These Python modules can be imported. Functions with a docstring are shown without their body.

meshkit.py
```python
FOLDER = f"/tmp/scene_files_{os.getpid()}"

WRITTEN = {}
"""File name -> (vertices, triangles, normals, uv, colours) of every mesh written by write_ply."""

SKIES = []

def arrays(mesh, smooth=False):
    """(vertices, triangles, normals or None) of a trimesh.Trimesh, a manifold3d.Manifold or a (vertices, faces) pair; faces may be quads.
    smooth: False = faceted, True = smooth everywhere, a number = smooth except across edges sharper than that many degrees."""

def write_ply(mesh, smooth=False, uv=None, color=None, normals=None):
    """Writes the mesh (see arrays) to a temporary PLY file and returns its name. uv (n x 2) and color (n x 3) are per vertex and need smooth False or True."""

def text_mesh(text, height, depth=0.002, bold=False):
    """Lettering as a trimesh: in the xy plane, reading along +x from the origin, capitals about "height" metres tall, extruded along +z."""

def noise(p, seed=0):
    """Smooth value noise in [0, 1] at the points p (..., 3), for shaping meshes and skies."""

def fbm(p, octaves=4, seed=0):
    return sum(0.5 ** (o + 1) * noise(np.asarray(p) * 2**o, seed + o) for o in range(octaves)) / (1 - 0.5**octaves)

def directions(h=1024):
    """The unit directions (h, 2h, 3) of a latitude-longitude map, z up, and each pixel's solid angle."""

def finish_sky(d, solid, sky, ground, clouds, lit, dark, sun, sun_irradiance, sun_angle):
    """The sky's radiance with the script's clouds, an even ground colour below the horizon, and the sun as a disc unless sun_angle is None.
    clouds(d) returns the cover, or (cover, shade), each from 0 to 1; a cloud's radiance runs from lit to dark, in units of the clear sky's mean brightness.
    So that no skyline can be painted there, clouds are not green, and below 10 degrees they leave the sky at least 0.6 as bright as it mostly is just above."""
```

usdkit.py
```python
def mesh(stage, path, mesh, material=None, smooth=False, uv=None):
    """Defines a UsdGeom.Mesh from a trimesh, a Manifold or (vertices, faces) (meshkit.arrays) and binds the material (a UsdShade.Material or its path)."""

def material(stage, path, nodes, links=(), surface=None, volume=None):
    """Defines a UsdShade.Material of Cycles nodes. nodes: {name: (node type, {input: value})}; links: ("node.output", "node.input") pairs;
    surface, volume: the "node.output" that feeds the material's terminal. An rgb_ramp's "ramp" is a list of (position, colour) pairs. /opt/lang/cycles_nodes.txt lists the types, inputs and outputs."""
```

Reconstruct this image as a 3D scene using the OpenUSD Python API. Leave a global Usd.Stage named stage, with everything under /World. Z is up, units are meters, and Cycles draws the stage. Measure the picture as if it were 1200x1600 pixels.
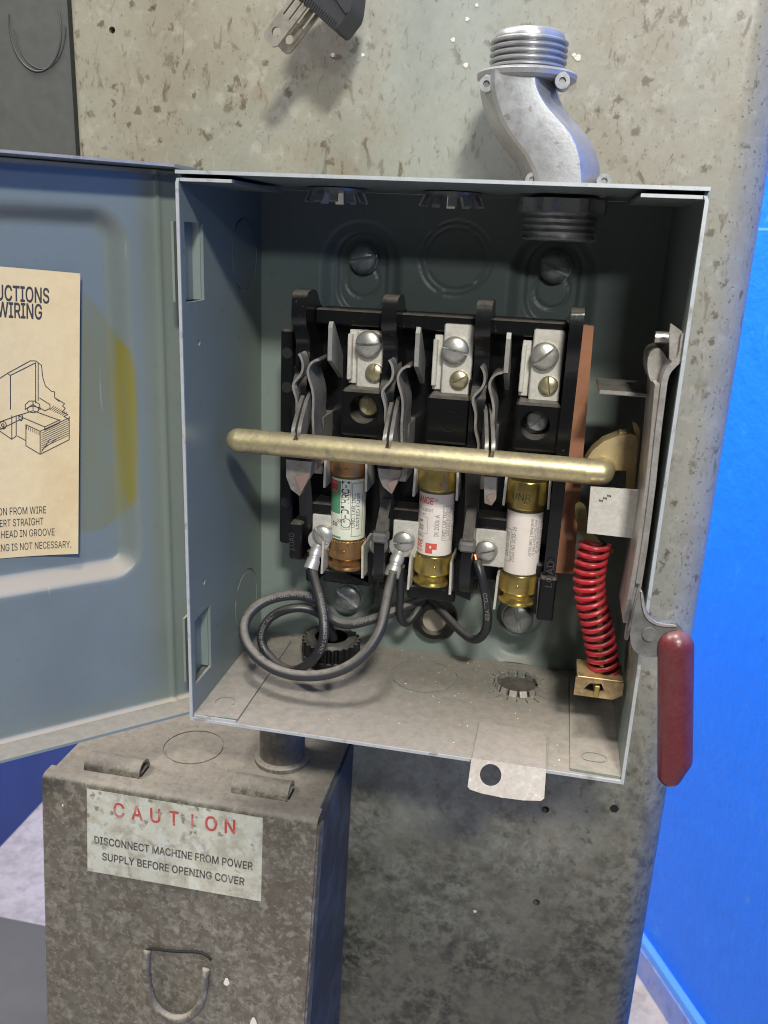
import math, random
import numpy as np, trimesh, usdkit, meshkit
import manifold3d as m3
from manifold3d import Manifold as MF, CrossSection as CS
from pxr import Usd, UsdGeom, UsdLux, UsdShade, Sdf, Gf, Vt
stage = Usd.Stage.CreateInMemory()
UsdGeom.SetStageUpAxis(stage, UsdGeom.Tokens.z); UsdGeom.SetStageMetersPerUnit(stage, 1.0)
UsdGeom.Xform.Define(stage, '/World'); UsdGeom.Scope.Define(stage, '/World/Looks')
rnd = random.Random(7); V = np.array
# ---------------------------------------------------------------- camera (all lengths below are mm, written as metres)
FPX = 1359.3
CAM = V([46.8, -306.4, 199.6])
def rot(ez, ex, ey):
    c, s = math.cos, math.sin
    Z = V([[c(ez), -s(ez), 0], [s(ez), c(ez), 0], [0, 0, 1]])
    X = V([[1, 0, 0], [0, c(ex), -s(ex)], [0, s(ex), c(ex)]])
    Y = V([[c(ey), 0, s(ey)], [0, 1, 0], [-s(ey), 0, c(ey)]])
    return Z @ X @ Y
RM = rot(.1832, -.3053, -.0447)
cam = UsdGeom.Camera.Define(stage, '/World/camera')
r_, f_, u_ = RM[:, 0], RM[:, 1], RM[:, 2]
cam.AddTransformOp().Set(Gf.Matrix4d(*r_, 0, *u_, 0, *(-f_), 0, *(CAM / 1000), 1))
cam.CreateHorizontalApertureAttr(36.0); cam.CreateVerticalApertureAttr(48.0)
cam.CreateFocalLengthAttr(36.0 * FPX / 1200); cam.CreateClippingRangeAttr(Gf.Vec2f(.01, 100))
cam.CreateFStopAttr(36.0); cam.CreateFocusDistanceAttr(.35); cam.CreateExposureAttr(0.0)
def at(px, py, x=None, y=None, z=None):      # where the line of sight through a point of the photograph meets a plane
    d = RM @ V([(px - 600) / FPX, 1, -(py - 800) / FPX])
    t = (x - CAM[0]) / d[0] if x is not None else (y - CAM[1]) / d[1] if y is not None else (z - CAM[2]) / d[2]
    return CAM + d * t
# ---------------------------------------------------------------- light: workshop ceiling lamps, added fill lamps and dim room light
dome = UsdLux.DomeLight.Define(stage, '/World/room_light')
dome.CreateIntensityAttr(.013); dome.CreateColorAttr(Gf.Vec3f(.93, .97, 1.0))
def lamp(name, pos, target, w, h, inten, col):
    l = UsdLux.RectLight.Define(stage, '/World/' + name)
    p, t = V(pos, float), V(target, float)
    z = (p - t) / np.linalg.norm(p - t); x = np.cross([0, 0, 1.0], z)
    x = x / np.linalg.norm(x) if np.linalg.norm(x) > 1e-3 else V([1.0, 0, 0]); y = np.cross(z, x)
    l.AddTransformOp().Set(Gf.Matrix4d(*x, 0, *y, 0, *z, 0, *p, 1))
    l.CreateWidthAttr(w); l.CreateHeightAttr(h); l.CreateIntensityAttr(inten); l.CreateColorAttr(Gf.Vec3f(*col))
lamp('ceiling_lamp', (.33, -1.12, 1.09), (0, 0, .1), .20, .10, 385, (1, .965, .87))
lamp('ceiling_lamp_001', (.80, -3.2, 1.22), (0, 0, .1), .5, .16, 88, (.93, .98, .97))
lamp('ceiling_lamp_002', (-.12, -.26, 1.75), (0.1, -.15, .1), .5, .16, 135, (1, .94, .90))
lamp('ceiling_lamp_003', (-1.6, -.12, 2.2), (1.1, -.2, -.2), 1.0, .5, 44, (1, .98, .95))  # unseen lamp added to brighten the blue wall
lamp('ceiling_lamp_004', (-.72, 1.25, 1.3), (-.74, 1.2, -1), .5, .3, 120, (1, .95, .90))  # unseen lamp added behind the column to whiten the floor
# ---------------------------------------------------------------- things, parts
names, base = {}, {}
def numbered(path):
    n = names.get(path, 0); names[path] = n + 1
    return path if n == 0 else '%s_%03d' % (path, n)
def props(p, **kw):
    for k, v in kw.items():
        if v: p.SetCustomDataByKey(k, v)
def thing(name, label, cat, loc, group=None):
    path = numbered('/World/' + name); x = UsdGeom.Xform.Define(stage, path)
    x.AddTranslateOp().Set(Gf.Vec3d(*(V(loc, float) / 1000)))
    props(x.GetPrim(), label=label, category=cat, group=group); base[path] = V(loc, float)
    return path
def flat(m):
    if isinstance(m, list):
        vs, fs, n = [], [], 0
        for q in m:
            v, f = flat(q); vs.append(v); fs.append(f + n); n += len(v)
        return np.vstack(vs), np.vstack(fs)
    v, f, _ = meshkit.arrays(m)
    return np.asarray(v, float), np.asarray(f, int)
def obj(name, mesh, mat, parent=None, smooth=32, **kw):
    path = numbered((parent or '/World') + '/' + name)
    root = '/'.join(path.split('/')[:3]); v, f = flat(mesh)
    if smooth and smooth is not True:
        tm = trimesh.Trimesh(v, f, process=False); tm.merge_vertices(); v, f = tm.vertices, tm.faces
    v = (v - base.get(root, 0)) / 1000
    m = usdkit.mesh(stage, path, (v, f), LOOK[mat], smooth=smooth)
    props(m.GetPrim(), **kw)
    return path
# ---------------------------------------------------------------- materials
LOOK = {}
def look(name, col, rough=.5, metal=0, var=None, patch=None, spots=None, spangle=None, dust=0, bump=None, wear=None, spec=None, rvar=0, grime_shade=None, band=None, streak=None):
    N = {'g': ('geometry', {}), 'p': ('principled_bsdf', {'roughness': rough, 'metallic': metal})}
    if spec is not None: N['p'][1]['specular_ior_level'] = spec
    L = []; cur = [None]; k = [0]
    N['c0'] = ('color', {'value': col}); cur = 'c0.color'
    def noise(scale, detail=4, rough_=.6, dist=0):
        k[0] += 1; n = 'n%d' % k[0]
        N[n] = ('noise_texture', {'scale': float(scale), 'detail': float(detail), 'roughness': rough_, 'distortion': float(dist)}); L.append(('g.position', n + '.vector'))
        return n
    def ramp(src, a, b):
        k[0] += 1; n = 'r%d' % k[0]
        N[n] = ('map_range', {'from_min': float(a), 'from_max': float(b), 'clamp': True}); L.append((src, n + '.value'))
        return n + '.result'
    def mul(a, b):
        k[0] += 1; n = 'm%d' % k[0]
        N[n] = ('math', {'math_type': 'multiply'}); L.append((a, n + '.value1')); 
        if isinstance(b, str): L.append((b, n + '.value2'))
        else: N[n][1]['value2'] = float(b)
        return n + '.value'
    def mixc(fac, c):
        nonlocal cur
        k[0] += 1; n = 'x%d' % k[0]
        N[n] = ('mix_color', {}); L.append((cur, n + '.a')); L.append((fac, n + '.fac'))
        if isinstance(c, str): L.append((c, n + '.b'))
        else: N[n][1]['b'] = c
        cur = n + '.result'
    if spangle:                         # zinc crystals: (scale, second colour, amount)
        k[0] += 1; n = 'v%d' % k[0]
        N[n] = ('voronoi_texture', {'scale': float(spangle[0]), 'randomness': 1.0}); 
        nd = noise(spangle[0] * .8, 2); k[0] += 1; ad = 'a%d' % k[0]
        N[ad] = ('vector_math', {'math_type': 'multiply_add', 'vector2': (.004, .004, .004)}); L.append((nd + '.color', ad + '.vector1')); L.append(('g.position', ad + '.vector3'))
        L.append((ad + '.vector', n + '.vector'))
        N[n + 's'] = ('separate_color', {}); L.append((n + '.color', n + 's.color'))
        mixc(mul(n + 's.r', spangle[2]), spangle[1])
    for pt in (patch or []):            # (noise scale, from, to, colour, amount)
        mixc(mul(ramp(noise(pt[0], 5, .65, .3) + '.fac', pt[1], pt[2]), pt[4]), pt[3])
    if var:                             # fine mottling (scale, colour, amount)
        mixc(mul(ramp(noise(var[0], 6, .7) + '.fac', .35, .7), var[2]), var[1])
    for sp in (spots or []):            # (voronoi scale, radius, share 0..1, colour, amount)
        k[0] += 1; n = 'v%d' % k[0]
        nd = noise(sp[0] * 2.5, 3); ad = n + 'a'
        N[ad] = ('vector_math', {'math_type': 'multiply_add', 'vector2': (.95 / sp[0],) * 3}); L.append((nd + '.color', ad + '.vector1')); L.append(('g.position', ad + '.vector3'))
        N[n] = ('voronoi_texture', {'scale': float(sp[0]), 'randomness': 1.0}); L.append((ad + '.vector', n + '.vector'))
        N[n + 's'] = ('separate_color', {}); L.append((n + '.color', n + 's.color'))
        d = ramp(n + '.distance', sp[1], sp[1] * .55); pick = ramp(n + 's.g', 1 - sp[2], 1 - sp[2] * .5)
        mixc(mul(mul(d, pick), sp[4]), sp[3])
    if band:                            # a strip that has been wiped cleaner
        N['bz'] = ('separate_xyz', {}); L.append(('g.position', 'bz.vector'))
        N['bn'] = ('math', {'math_type': 'multiply_add', 'value2': .07}); L.append((noise(16, 5, .65) + '.fac', 'bn.value1')); L.append(('bz.x', 'bn.value3'))
        mixc(mul(mul(ramp('bn.value', band[0][0] + .035, band[0][1] + .035), ramp('bn.value', band[1][0] + .035, band[1][1] + .035)), band[3]), band[2])
    if streak:                          # runs and specks drawn out downwards
        N['smap'] = ('mapping', {'scale': (1.0, 1.0, .5)}); L.append(('g.position', 'smap.vector'))
        for sk in streak:
            n = noise(sk[0], 4, .6, .5); L[-1] = ('smap.vector', n + '.vector'); n2 = noise(sk[0] * .13, 3, .5)
            mixc(mul(mul(ramp(n + '.fac', sk[1], sk[2]), ramp(n2 + '.fac', .38, .58)), sk[4]), sk[3])
    if grime_shade:                           # oily grime on the lower sheet, with the box shade painted in
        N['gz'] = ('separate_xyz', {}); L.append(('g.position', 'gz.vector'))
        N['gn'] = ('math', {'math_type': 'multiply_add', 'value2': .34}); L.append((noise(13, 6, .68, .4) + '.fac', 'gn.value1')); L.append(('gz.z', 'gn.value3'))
        gr = ramp('gn.value', grime_shade[0] + .17, grime_shade[1] + .17); fine = mul(ramp(noise(150, 6, .72) + '.fac', .42, .58), ramp(noise(26, 4, .6) + '.fac', .3, .6))
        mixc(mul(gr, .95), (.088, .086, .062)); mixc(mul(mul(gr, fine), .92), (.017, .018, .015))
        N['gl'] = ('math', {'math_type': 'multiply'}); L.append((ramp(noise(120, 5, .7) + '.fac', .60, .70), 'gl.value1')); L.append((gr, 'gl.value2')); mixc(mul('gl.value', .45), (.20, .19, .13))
    rough_src = None
    if wear:                            # (scale, from, to, colour, amount)
        mixc(mul(ramp(noise(wear[0], 8, .72) + '.fac', wear[1], wear[2]), wear[4]), wear[3])
    if dust:                            # dust lying on what faces up
        N['sx'] = ('separate_xyz', {}); L.append(('g.normal', 'sx.vector'))
        up = ramp('sx.z', .35, .9); dn = ramp(noise(260, 8, .75) + '.fac', .22, .5)
        fac = mul(mul(up, dn), dust)
        N['dustc'] = ('color', {'value': (.30, .262, .215)}); dg = noise(240, 7, .75)
        k[0] += 1; n = 'x%d' % k[0]; N[n] = ('mix_color', {'a': (.275, .245, .208), 'b': (.205, .183, .157)}); L.append((ramp(dg + '.fac', .4, .66), n + '.fac'))
        mixc(fac, n + '.result')
        N['rm'] = ('mix_float', {'a': rough, 'b': .9}); L.append((fac, 'rm.fac')); rough_src = 'rm.result'
        if metal:
            N['mm'] = ('mix_float', {'a': float(metal), 'b': 0.0}); L.append((fac, 'mm.fac')); L.append(('mm.result', 'p.metallic'))
    elif rvar:
        N['rm'] = ('mix_float', {'a': max(rough - rvar, .05), 'b': min(rough + rvar, 1)}); L.append((ramp(noise(180, 6, .7) + '.fac', .3, .7), 'rm.fac')); rough_src = 'rm.result'
    if rough_src: L.append((rough_src, 'p.roughness'))
    if bump:                            # (scale, strength)
        b = noise(bump[0], 5, .65); N['bp'] = ('bump', {'strength': float(bump[1]), 'distance': bump[2] if len(bump) > 2 else .0006}); L.append((b + '.fac', 'bp.height')); L.append(('bp.normal', 'p.normal'))
    L.append((cur, 'p.base_color'))
    LOOK[name] = usdkit.material(stage, '/World/Looks/' + name, N, L, surface='p.BSDF')
GREY = (.170, .205, .188)
look('column', (.272, .265, .208), .33, patch=[(9, .46, .60, (.235, .25, .215), .85), (16, .52, .66, (.205, .18, .128), .45), (55, .50, .64, (.225, .195, .14), .5), (130, .55, .68, (.38, .37, .32), .5)], var=(300, (.25, .215, .155), .4),
     spots=[(70, .26, .26, (.075, .055, .035), .9), (140, .28, .26, (.10, .078, .05), .8), (260, .30, .3, (.12, .095, .062), .7), (470, .30, .34, (.085, .068, .046), .7)], bump=(260, .10), rvar=.1, streak=[(170, .60, .66, (.10, .078, .05), .8), (85, .63, .71, (.15, .12, .078), .4), (190, .60, .68, (.34, .335, .285), .5), (420, .58, .68, (.12, .095, .06), .6)], grime_shade=(-.01, -.17), band=((-.05, -.02), (.05, .01), (.285, .31, .28), .8))
look('cabinet_grey', (.085, .088, .082), .5, var=(120, (.06, .06, .055), .5), spots=[(90, .25, .2, (.03, .03, .03), .6)], rvar=.1)
look('box_paint', GREY, .36, patch=[(18, .5, .7, (.145, .18, .165), .7)], var=(420, (.14, .17, .155), .35), spots=[(160, .2, .12, (.12, .115, .10), .6)], dust=.97, bump=(700, .06))
look('door_paint', GREY, .27, patch=[(18, .5, .7, (.145, .18, .17), .6)], spots=[(150, .16, .1, (.10, .10, .09), .6)], dust=.8, bump=(500, .04))
look('cut_edge', (.54, .57, .585), .4, .4, var=(400, (.42, .43, .43), .6), patch=[(110, .56, .66, (.26, .22, .18), .8)])
look('black', (.006, .0063, .007), .2, spots=[(420, .2, .14, (.14, .12, .10), .4)], dust=.5, bump=(800, .08), spec=.5)
look('dark_hole', (.006, .006, .006), .8)
look('bar', (.66, .575, .30), .38, .75, patch=[(45, .44, .60, (.52, .45, .27), .8), (120, .52, .64, (.33, .29, .21), .7)], var=(600, (.34, .30, .22), .6), spots=[(160, .26, .22, (.2, .16, .10), .45)], dust=.3, bump=(400, .18))
look('zinc', (.60, .595, .56), .36, .75, patch=[(90, .48, .66, (.42, .40, .36), .7)], var=(800, (.33, .31, .27), .45), bump=(900, .1))
look('zinc_plate', (.66, .65, .60), .45, .35, patch=[(70, .5, .68, (.46, .42, .36), .7)], var=(600, (.40, .36, .30), .5), bump=(900, .1))
look('tab_steel', (.30, .282, .26), .42, .35, patch=[(90, .45, .62, (.25, .215, .18), .8)], var=(500, (.45, .43, .41), .5), spots=[(200, .25, .3, (.6, .6, .6), .6)], dust=.85, bump=(700, .2))
look('cap_dirt_sleeve_shade', (.10, .09, .075), .6, .2, patch=[(140, .45, .6, (.17, .15, .125), .8)], bump=(600, .3))  # dirt on the plug cap, painted shade on the nipple sleeve
look('steel', (.47, .455, .43), .42, .7, patch=[(80, .45, .62, (.28, .25, .21), .8)], var=(700, (.24, .21, .18), .5), bump=(700, .15))
look('screw_dark', (.40, .42, .42), .34, .6, patch=[(130, .48, .66, (.16, .17, .17), .8)], var=(800, (.2, .2, .19), .4))
look('screw_gold', (.62, .56, .36), .33, .85, patch=[(150, .46, .66, (.40, .34, .2), .8)])
look('copper_tip', (.40, .28, .24), .5, .7)
look('aluminium', (.345, .352, .365), .36, .55, patch=[(70, .46, .66, (.40, .40, .40), .7)], var=(500, (.33, .33, .33), .45), spots=[(170, .22, .15, (.17, .14, .11), .6)], bump=(500, .12), rvar=.1)
look('bronze', (.50, .30, .135), .33, .85, patch=[(120, .46, .64, (.24, .13, .06), .85)], bump=(600, .1))
look('brass', (.68, .54, .18), .26, .92, patch=[(110, .46, .66, (.42, .31, .10), .8)], bump=(600, .06))
look('brass_dull', (.50, .385, .20), .5, .45, patch=[(90, .46, .64, (.34, .25, .13), .8)], var=(700, (.6, .5, .3), .4), bump=(800, .15))
look('olive_brass', (.19, .16, .075), .4, .7, patch=[(90, .46, .64, (.10, .085, .04), .8)])
look('gold_foot', (.68, .50, .22), .36, .75, patch=[(120, .44, .6, (.30, .19, .09), .85)], var=(600, (.8, .7, .5), .3))
look('fibre', (.27, .115, .058), .72, patch=[(50, .42, .68, (.20, .085, .045), .7)], var=(500, (.34, .16, .09), .4), dust=.4)
look('paper_white', (.76, .69, .655), .6, patch=[(70, .5, .7, (.66, .58, .53), .6)], var=(900, (.6, .55, .5), .25))
look('paper_cream', (.72, .73, .62), .55, patch=[(80, .48, .66, (.55, .55, .42), .6)])
look('print_green', (.075, .27, .14), .5, var=(700, (.16, .34, .2), .4)); look('print_red', (.62, .075, .055), .5, var=(900, (.62, .3, .25), .3))
look('print_black', (.035, .034, .034), .6); look('print_grey', (.16, .155, .15), .6)
look('label_tan', (.66, .525, .29), .6, patch=[(26, .46, .66, (.56, .42, .21), .7), (70, .56, .7, (.70, .58, .36), .5)], var=(260, (.54, .41, .22), .35), spots=[(120, .2, .1, (.34, .25, .13), .6)], bump=(45, .6))
look('wire', (.03, .031, .034), .38, dust=.8, bump=(900, .08)); look('wire_clean', (.022, .023, .027), .33, dust=.35)
look('wire_print', (.21, .205, .195), .6)
look('moulded_print', (.045, .046, .048), .4)
look('lug', (.56, .55, .52), .42, .6, var=(600, (.4, .38, .34), .4)); look('copper', (.72, .33, .2), .35, .9)
look('spring_red', (.37, .014, .024), .3, patch=[(130, .5, .7, (.22, .02, .025), .6)], dust=.18)
look('grip_red', (.098, .010, .014), .27, patch=[(40, .46, .64, (.12, .045, .045), .45), (120, .5, .62, (.09, .025, .025), .6)], var=(800, (.17, .08, .078), .2), dust=.22, bump=(700, .1))
look('cast_grey', (.20, .20, .19), .48, .4, patch=[(90, .45, .62, (.12, .115, .105), .8)], bump=(600, .25))
look('tan_dust', (.29, .25, .2), .9, bump=(800, .5))
look('jbox', (.195, .18, .15), .45, .25, spangle=(320, (.095, .082, .062), .8), patch=[(30, .46, .64, (.115, .098, .072), .6), (170, .52, .62, (.30, .28, .23), .75), (420, .54, .64, (.33, .31, .26), .6)], var=(300, (.08, .068, .048), .45), spots=[(160, .3, .3, (.09, .07, .05), .6)], dust=.85, bump=(400, .3), rvar=.12)
look('jbox_shaded_side', (.03, .031, .032), .75, 0, patch=[(40, .46, .66, (.07, .08, .09), .8)])  # darker copy of jbox, shade of the right side put into the colour
look('caution_paper', (.47, .465, .385), .5, patch=[(60, .45, .6, (.29, .265, .20), .75), (170, .5, .62, (.50, .52, .48), .75), (150, .55, .66, (.16, .14, .105), .5)], spots=[(190, .3, .35, (.10, .085, .06), .7)])
look('caution_red', (.40, .06, .05), .55, patch=[(260, .5, .62, (.38, .24, .2), .8)]); look('caution_black', (.06, .055, .05), .6, patch=[(300, .52, .66, (.27, .25, .21), .7)])
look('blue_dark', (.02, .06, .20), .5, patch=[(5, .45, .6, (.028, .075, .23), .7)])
look('blue_paint', (.008, .172, .87), .48, patch=[(3, .45, .65, (.011, .186, .89), .7), (40, .60, .72, (.03, .25, .88), .5), (12, .58, .7, (.008, .16, .78), .6)], spots=[(22, .16, .16, (.09, .28, .80), .5), (45, .18, .12, (.012, .12, .5), .6)], bump=(34, 1.0, .003), streak=[(14, .58, .7, (.006, .11, .58), .55), (30, .62, .72, (.06, .27, .85), .5)])
look('blue_edge', (.10, .33, .84), .5); look('lavender', (.20, .27, .62), .5, patch=[(20, .48, .62, (.30, .33, .52), .7), (60, .55, .68, (.12, .14, .25), .6)])
look('concrete', (.46, .415, .40), .75, patch=[(14, .42, .60, (.30, .265, .255), .8), (45, .5, .64, (.22, .195, .185), .6)], var=(70, (.54, .50, .485), .5), spots=[(24, .3, .3, (.33, .30, .29), .5)])
look('machine_base', (.042, .042, .043), .6, patch=[(7, .45, .62, (.06, .06, .06), .7)])
look('plug_rubber', (.016, .017, .021), .5, dust=.3, bump=(700, .1)); look('blade_metal', (.46, .42, .37), .4, .8, patch=[(120, .48, .66, (.26, .23, .19), .7)])
look('white_spot', (.6, .57, .5), .7); look('black_ink', (.06, .06, .06), .6)
# ---------------------------------------------------------------- shapes
def box(x0, x1, y0, y1, z0, z1): return MF.cube([x1 - x0, y1 - y0, z1 - z0]).translate([x0, y0, z0])
def bev(x0, x1, y0, y1, z0, z1, c=.4):
    return MF.batch_hull([box(x0 + c, x1 - c, y0 + c, y1 - c, z0, z1), box(x0 + c, x1 - c, y0, y1, z0 + c, z1 - c), box(x0, x1, y0 + c, y1 - c, z0 + c, z1 - c)])
def cyl(p, axis, r, h, n=32, r2=None):      # starts at p, runs h along the axis
    m = MF.cylinder(h, r, r if r2 is None else r2, n)
    m = {'z': m, 'y': m.rotate([-90, 0, 0]), 'x': m.rotate([0, 90, 0])}[axis]
    return m.translate([float(q) for q in p])
def ringz(p, axis, r, w, h, n=64): return cyl(p, axis, r + w / 2, h, n) - cyl(V(p) - {'x': V([1, 0, 0]), 'y': V([0, 1, 0]), 'z': V([0, 0, 1])}[axis], axis, r - w / 2, h + 2, n)
def prism(pts, axis, a, b):                 # closed outline in the other two axes, (x,z) for y, (y,z) for x, (x,y) for z
    c = CS([np.asarray(pts, float)]) if CS([np.asarray(pts, float)]).area() > 0 else CS([np.asarray(pts, float)[::-1]])
    v, f, _ = meshkit.arrays(c.extrude(b - a)); v = np.asarray(v, float)
    if axis == 'z': w = np.c_[v[:, 0], v[:, 1], v[:, 2] + a]
    elif axis == 'y': w = np.c_[v[:, 0], v[:, 2] + a, v[:, 1]]; f = np.asarray(f)[:, ::-1]
    else: w = np.c_[v[:, 2] + a, v[:, 0], v[:, 1]]
    return MF(m3.Mesh(w.astype(np.float32), np.asarray(f).astype(np.uint32)))
def chaik(p, n=2):
    p = np.asarray(p, float)
    for _ in range(n):
        q = np.roll(p, -1, 0); p = np.stack([.75 * p + .25 * q, .25 * p + .75 * q], 1).reshape(-1, p.shape[1])
    return p
def pxy(pts, y, rnd_=0): 
    q = V([at(a, b, y=y) for a, b in pts])[:, [0, 2]]
    return chaik(q, rnd_) if rnd_ else q
def pxprism(pts, y0, y1, rnd_=0): return prism(pxy(pts, y0, rnd_), 'y', y0, y1)
def strip(line, t):                          # outline of a bent strip of thickness t along a 2-D line
    p = np.asarray(line, float); d = np.gradient(p, axis=0); n = np.c_[-d[:, 1], d[:, 0]]; n /= np.linalg.norm(n, axis=1)[:, None]
    return np.vstack([p + n * t / 2, (p - n * t / 2)[::-1]])
def spline(P, n=40):
    from scipy.interpolate import CubicSpline
    P = np.asarray(P, float); s = np.r_[0, np.cumsum(np.linalg.norm(np.diff(P, axis=0), axis=1))]
    return CubicSpline(s, P)(np.linspace(0, s[-1], n))
def tube(P, r, n=12, caps=True):
    P = np.asarray(P, float); T = np.gradient(P, axis=0); T /= np.linalg.norm(T, axis=1)[:, None]
    r = np.broadcast_to(r, len(P)); a = np.cross(T[0], [.3, .5, .81]); a /= np.linalg.norm(a); rings = []
    for i in range(len(P)):
        a = a - T[i] * (a @ T[i]); a /= np.linalg.norm(a); b = np.cross(T[i], a); th = np.arange(n) * 2 * math.pi / n
        rings.append(P[i] + r[i] * (np.cos(th)[:, None] * a + np.sin(th)[:, None] * b))
    v = np.vstack(rings); f = []
    for i in range(len(P) - 1):
        for k in range(n):
            A, B = i * n + k, i * n + (k + 1) % n; f += [[A, B, B + n], [A, B + n, A + n]]
    if caps:
        v = np.vstack([v, P[:1], P[-1:]]); c = len(v) - 2
        for k in range(n): f += [[c, (k + 1) % n, k], [c + 1, (len(P) - 1) * n + k, (len(P) - 1) * n + (k + 1) % n]]
    return v, V(f)
def revolve(prof, p, axis='z', n=40):       # profile [(r, h)] from bottom to top along the axis
    prof = [(max(r, .001), h) for r, h in prof]
    c = CS([V([(0, prof[0][1])] + prof + [(0, prof[-1][1])], float)])
    m = MF.revolve(c, n)
    if axis == 'y': m = m.rotate([-90, 0, 0])
    if axis == '-y': m = m.rotate([90, 0, 0])
    if axis == 'x': m = m.rotate([0, 90, 0])
    return m.translate([float(q) for q in p])
def screw(p, r, h, ang, kind='dome', slot=None):   # slotted head facing the front, seat at p
    pr = [(r * .96, 0), (r, h * .25), (r, h * .5)] + [(r * math.cos(t), h * .5 + h * .5 * math.sin(t)) for t in np.linspace(.25, 1.5, 6)] if kind == 'dome' else [(r, 0), (r, h * .72), (r * .9, h * .92), (r * .6, h), (.01, h)]
    m = revolve(pr, (0, 0, 0), 'z', 36)
    s = slot or r * .2
    m = m - MF.cube([r * 2.4, s, h], True).translate([0, 0, h * .98]).rotate([0, 0, ang])
    return m.rotate([90, 0, 0]).translate([float(q) for q in p])
def hull(pts): return MF.hull_points(np.asarray(pts, float))
def txt(s, height, o, right, up, width=1.0, bold=False, depth=.06, total=None, mapf=None, out=None, spacing=0):
    if spacing:
        spacing = 1.5 * height
        vs, fs, n, x = [], [], 0, 0
        for ch in s:
            if ch == ' ': x += spacing; continue
            m = trimesh.creation.box([height * .17, height, depth], transform=trimesh.transformations.translation_matrix([0, height / 2, depth / 2])) if ch == 'I' else meshkit.text_mesh(ch, height, depth, bold); b = m.bounds; vs.append(m.vertices + [x - (b[0][0] + b[1][0]) / 2, 0, 0]); fs.append(m.faces + n); n += len(m.vertices); x += spacing
        v, f = np.vstack(vs), np.vstack(fs)
    else:
        m = meshkit.text_mesh(s, height, depth, bold); v, f = np.array(m.vertices), np.array(m.faces)
    if total: v[:, 0] = (v[:, 0] - v[:, 0].min()) * total / np.ptp(v[:, 0])
    else: v[:, 0] *= width
    if mapf: return mapf(v), f
    right, up = V(right, float), V(up, float); right /= np.linalg.norm(right); up /= np.linalg.norm(up)
    out = np.cross(right, up)
    return V(o, float) + v[:, :1] * right + v[:, 1:2] * up + v[:, 2:] * out, f
def line3(P, w, nrm, t=.05):                 # printed line lying on a flat sheet
    P = np.asarray(P, float); res = []
    nrm = V(nrm, float) / np.linalg.norm(nrm)
    for a, b in zip(P[:-1], P[1:]):
        d = b - a; L_ = np.linalg.norm(d)
        if L_ < 1e-6: continue
        d = d / L_; s = np.cross(nrm, d) * w / 2; a2, b2 = a - d * w * .3, b + d * w * .3
        v = V([a2 - s, a2 + s, b2 + s, b2 - s]); v = np.vstack([v, v + nrm * t])
        res.append((v, V([[4, 6, 5], [4, 7, 6], [0, 1, 5], [0, 5, 4], [1, 2, 6], [1, 6, 5], [2, 3, 7], [2, 7, 6], [3, 0, 4], [3, 4, 7]])[:, ::-1]))
    return res
def grid(X, Z, Y): 
    nz, nx = Y.shape; v = np.c_[X.ravel(), Y.ravel(), Z.ravel()]; i = np.arange(nz * nx).reshape(nz, nx)
    a, b, c, d = i[:-1, :-1].ravel(), i[:-1, 1:].ravel(), i[1:, 1:].ravel(), i[1:, :-1].ravel()
    return v, np.vstack([np.c_[a, b, c], np.c_[a, c, d]])
def sstep(d, a, b):
    t = np.clip((d - a) / (b - a), 0, 1); return t * t * (3 - 2 * t)

# ================================================================ SETTING
FZ = -1000.0
obj('floor', box(-4000, 4000, -4500, 6000, FZ - 20, FZ), 'concrete', kind='structure')
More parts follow.
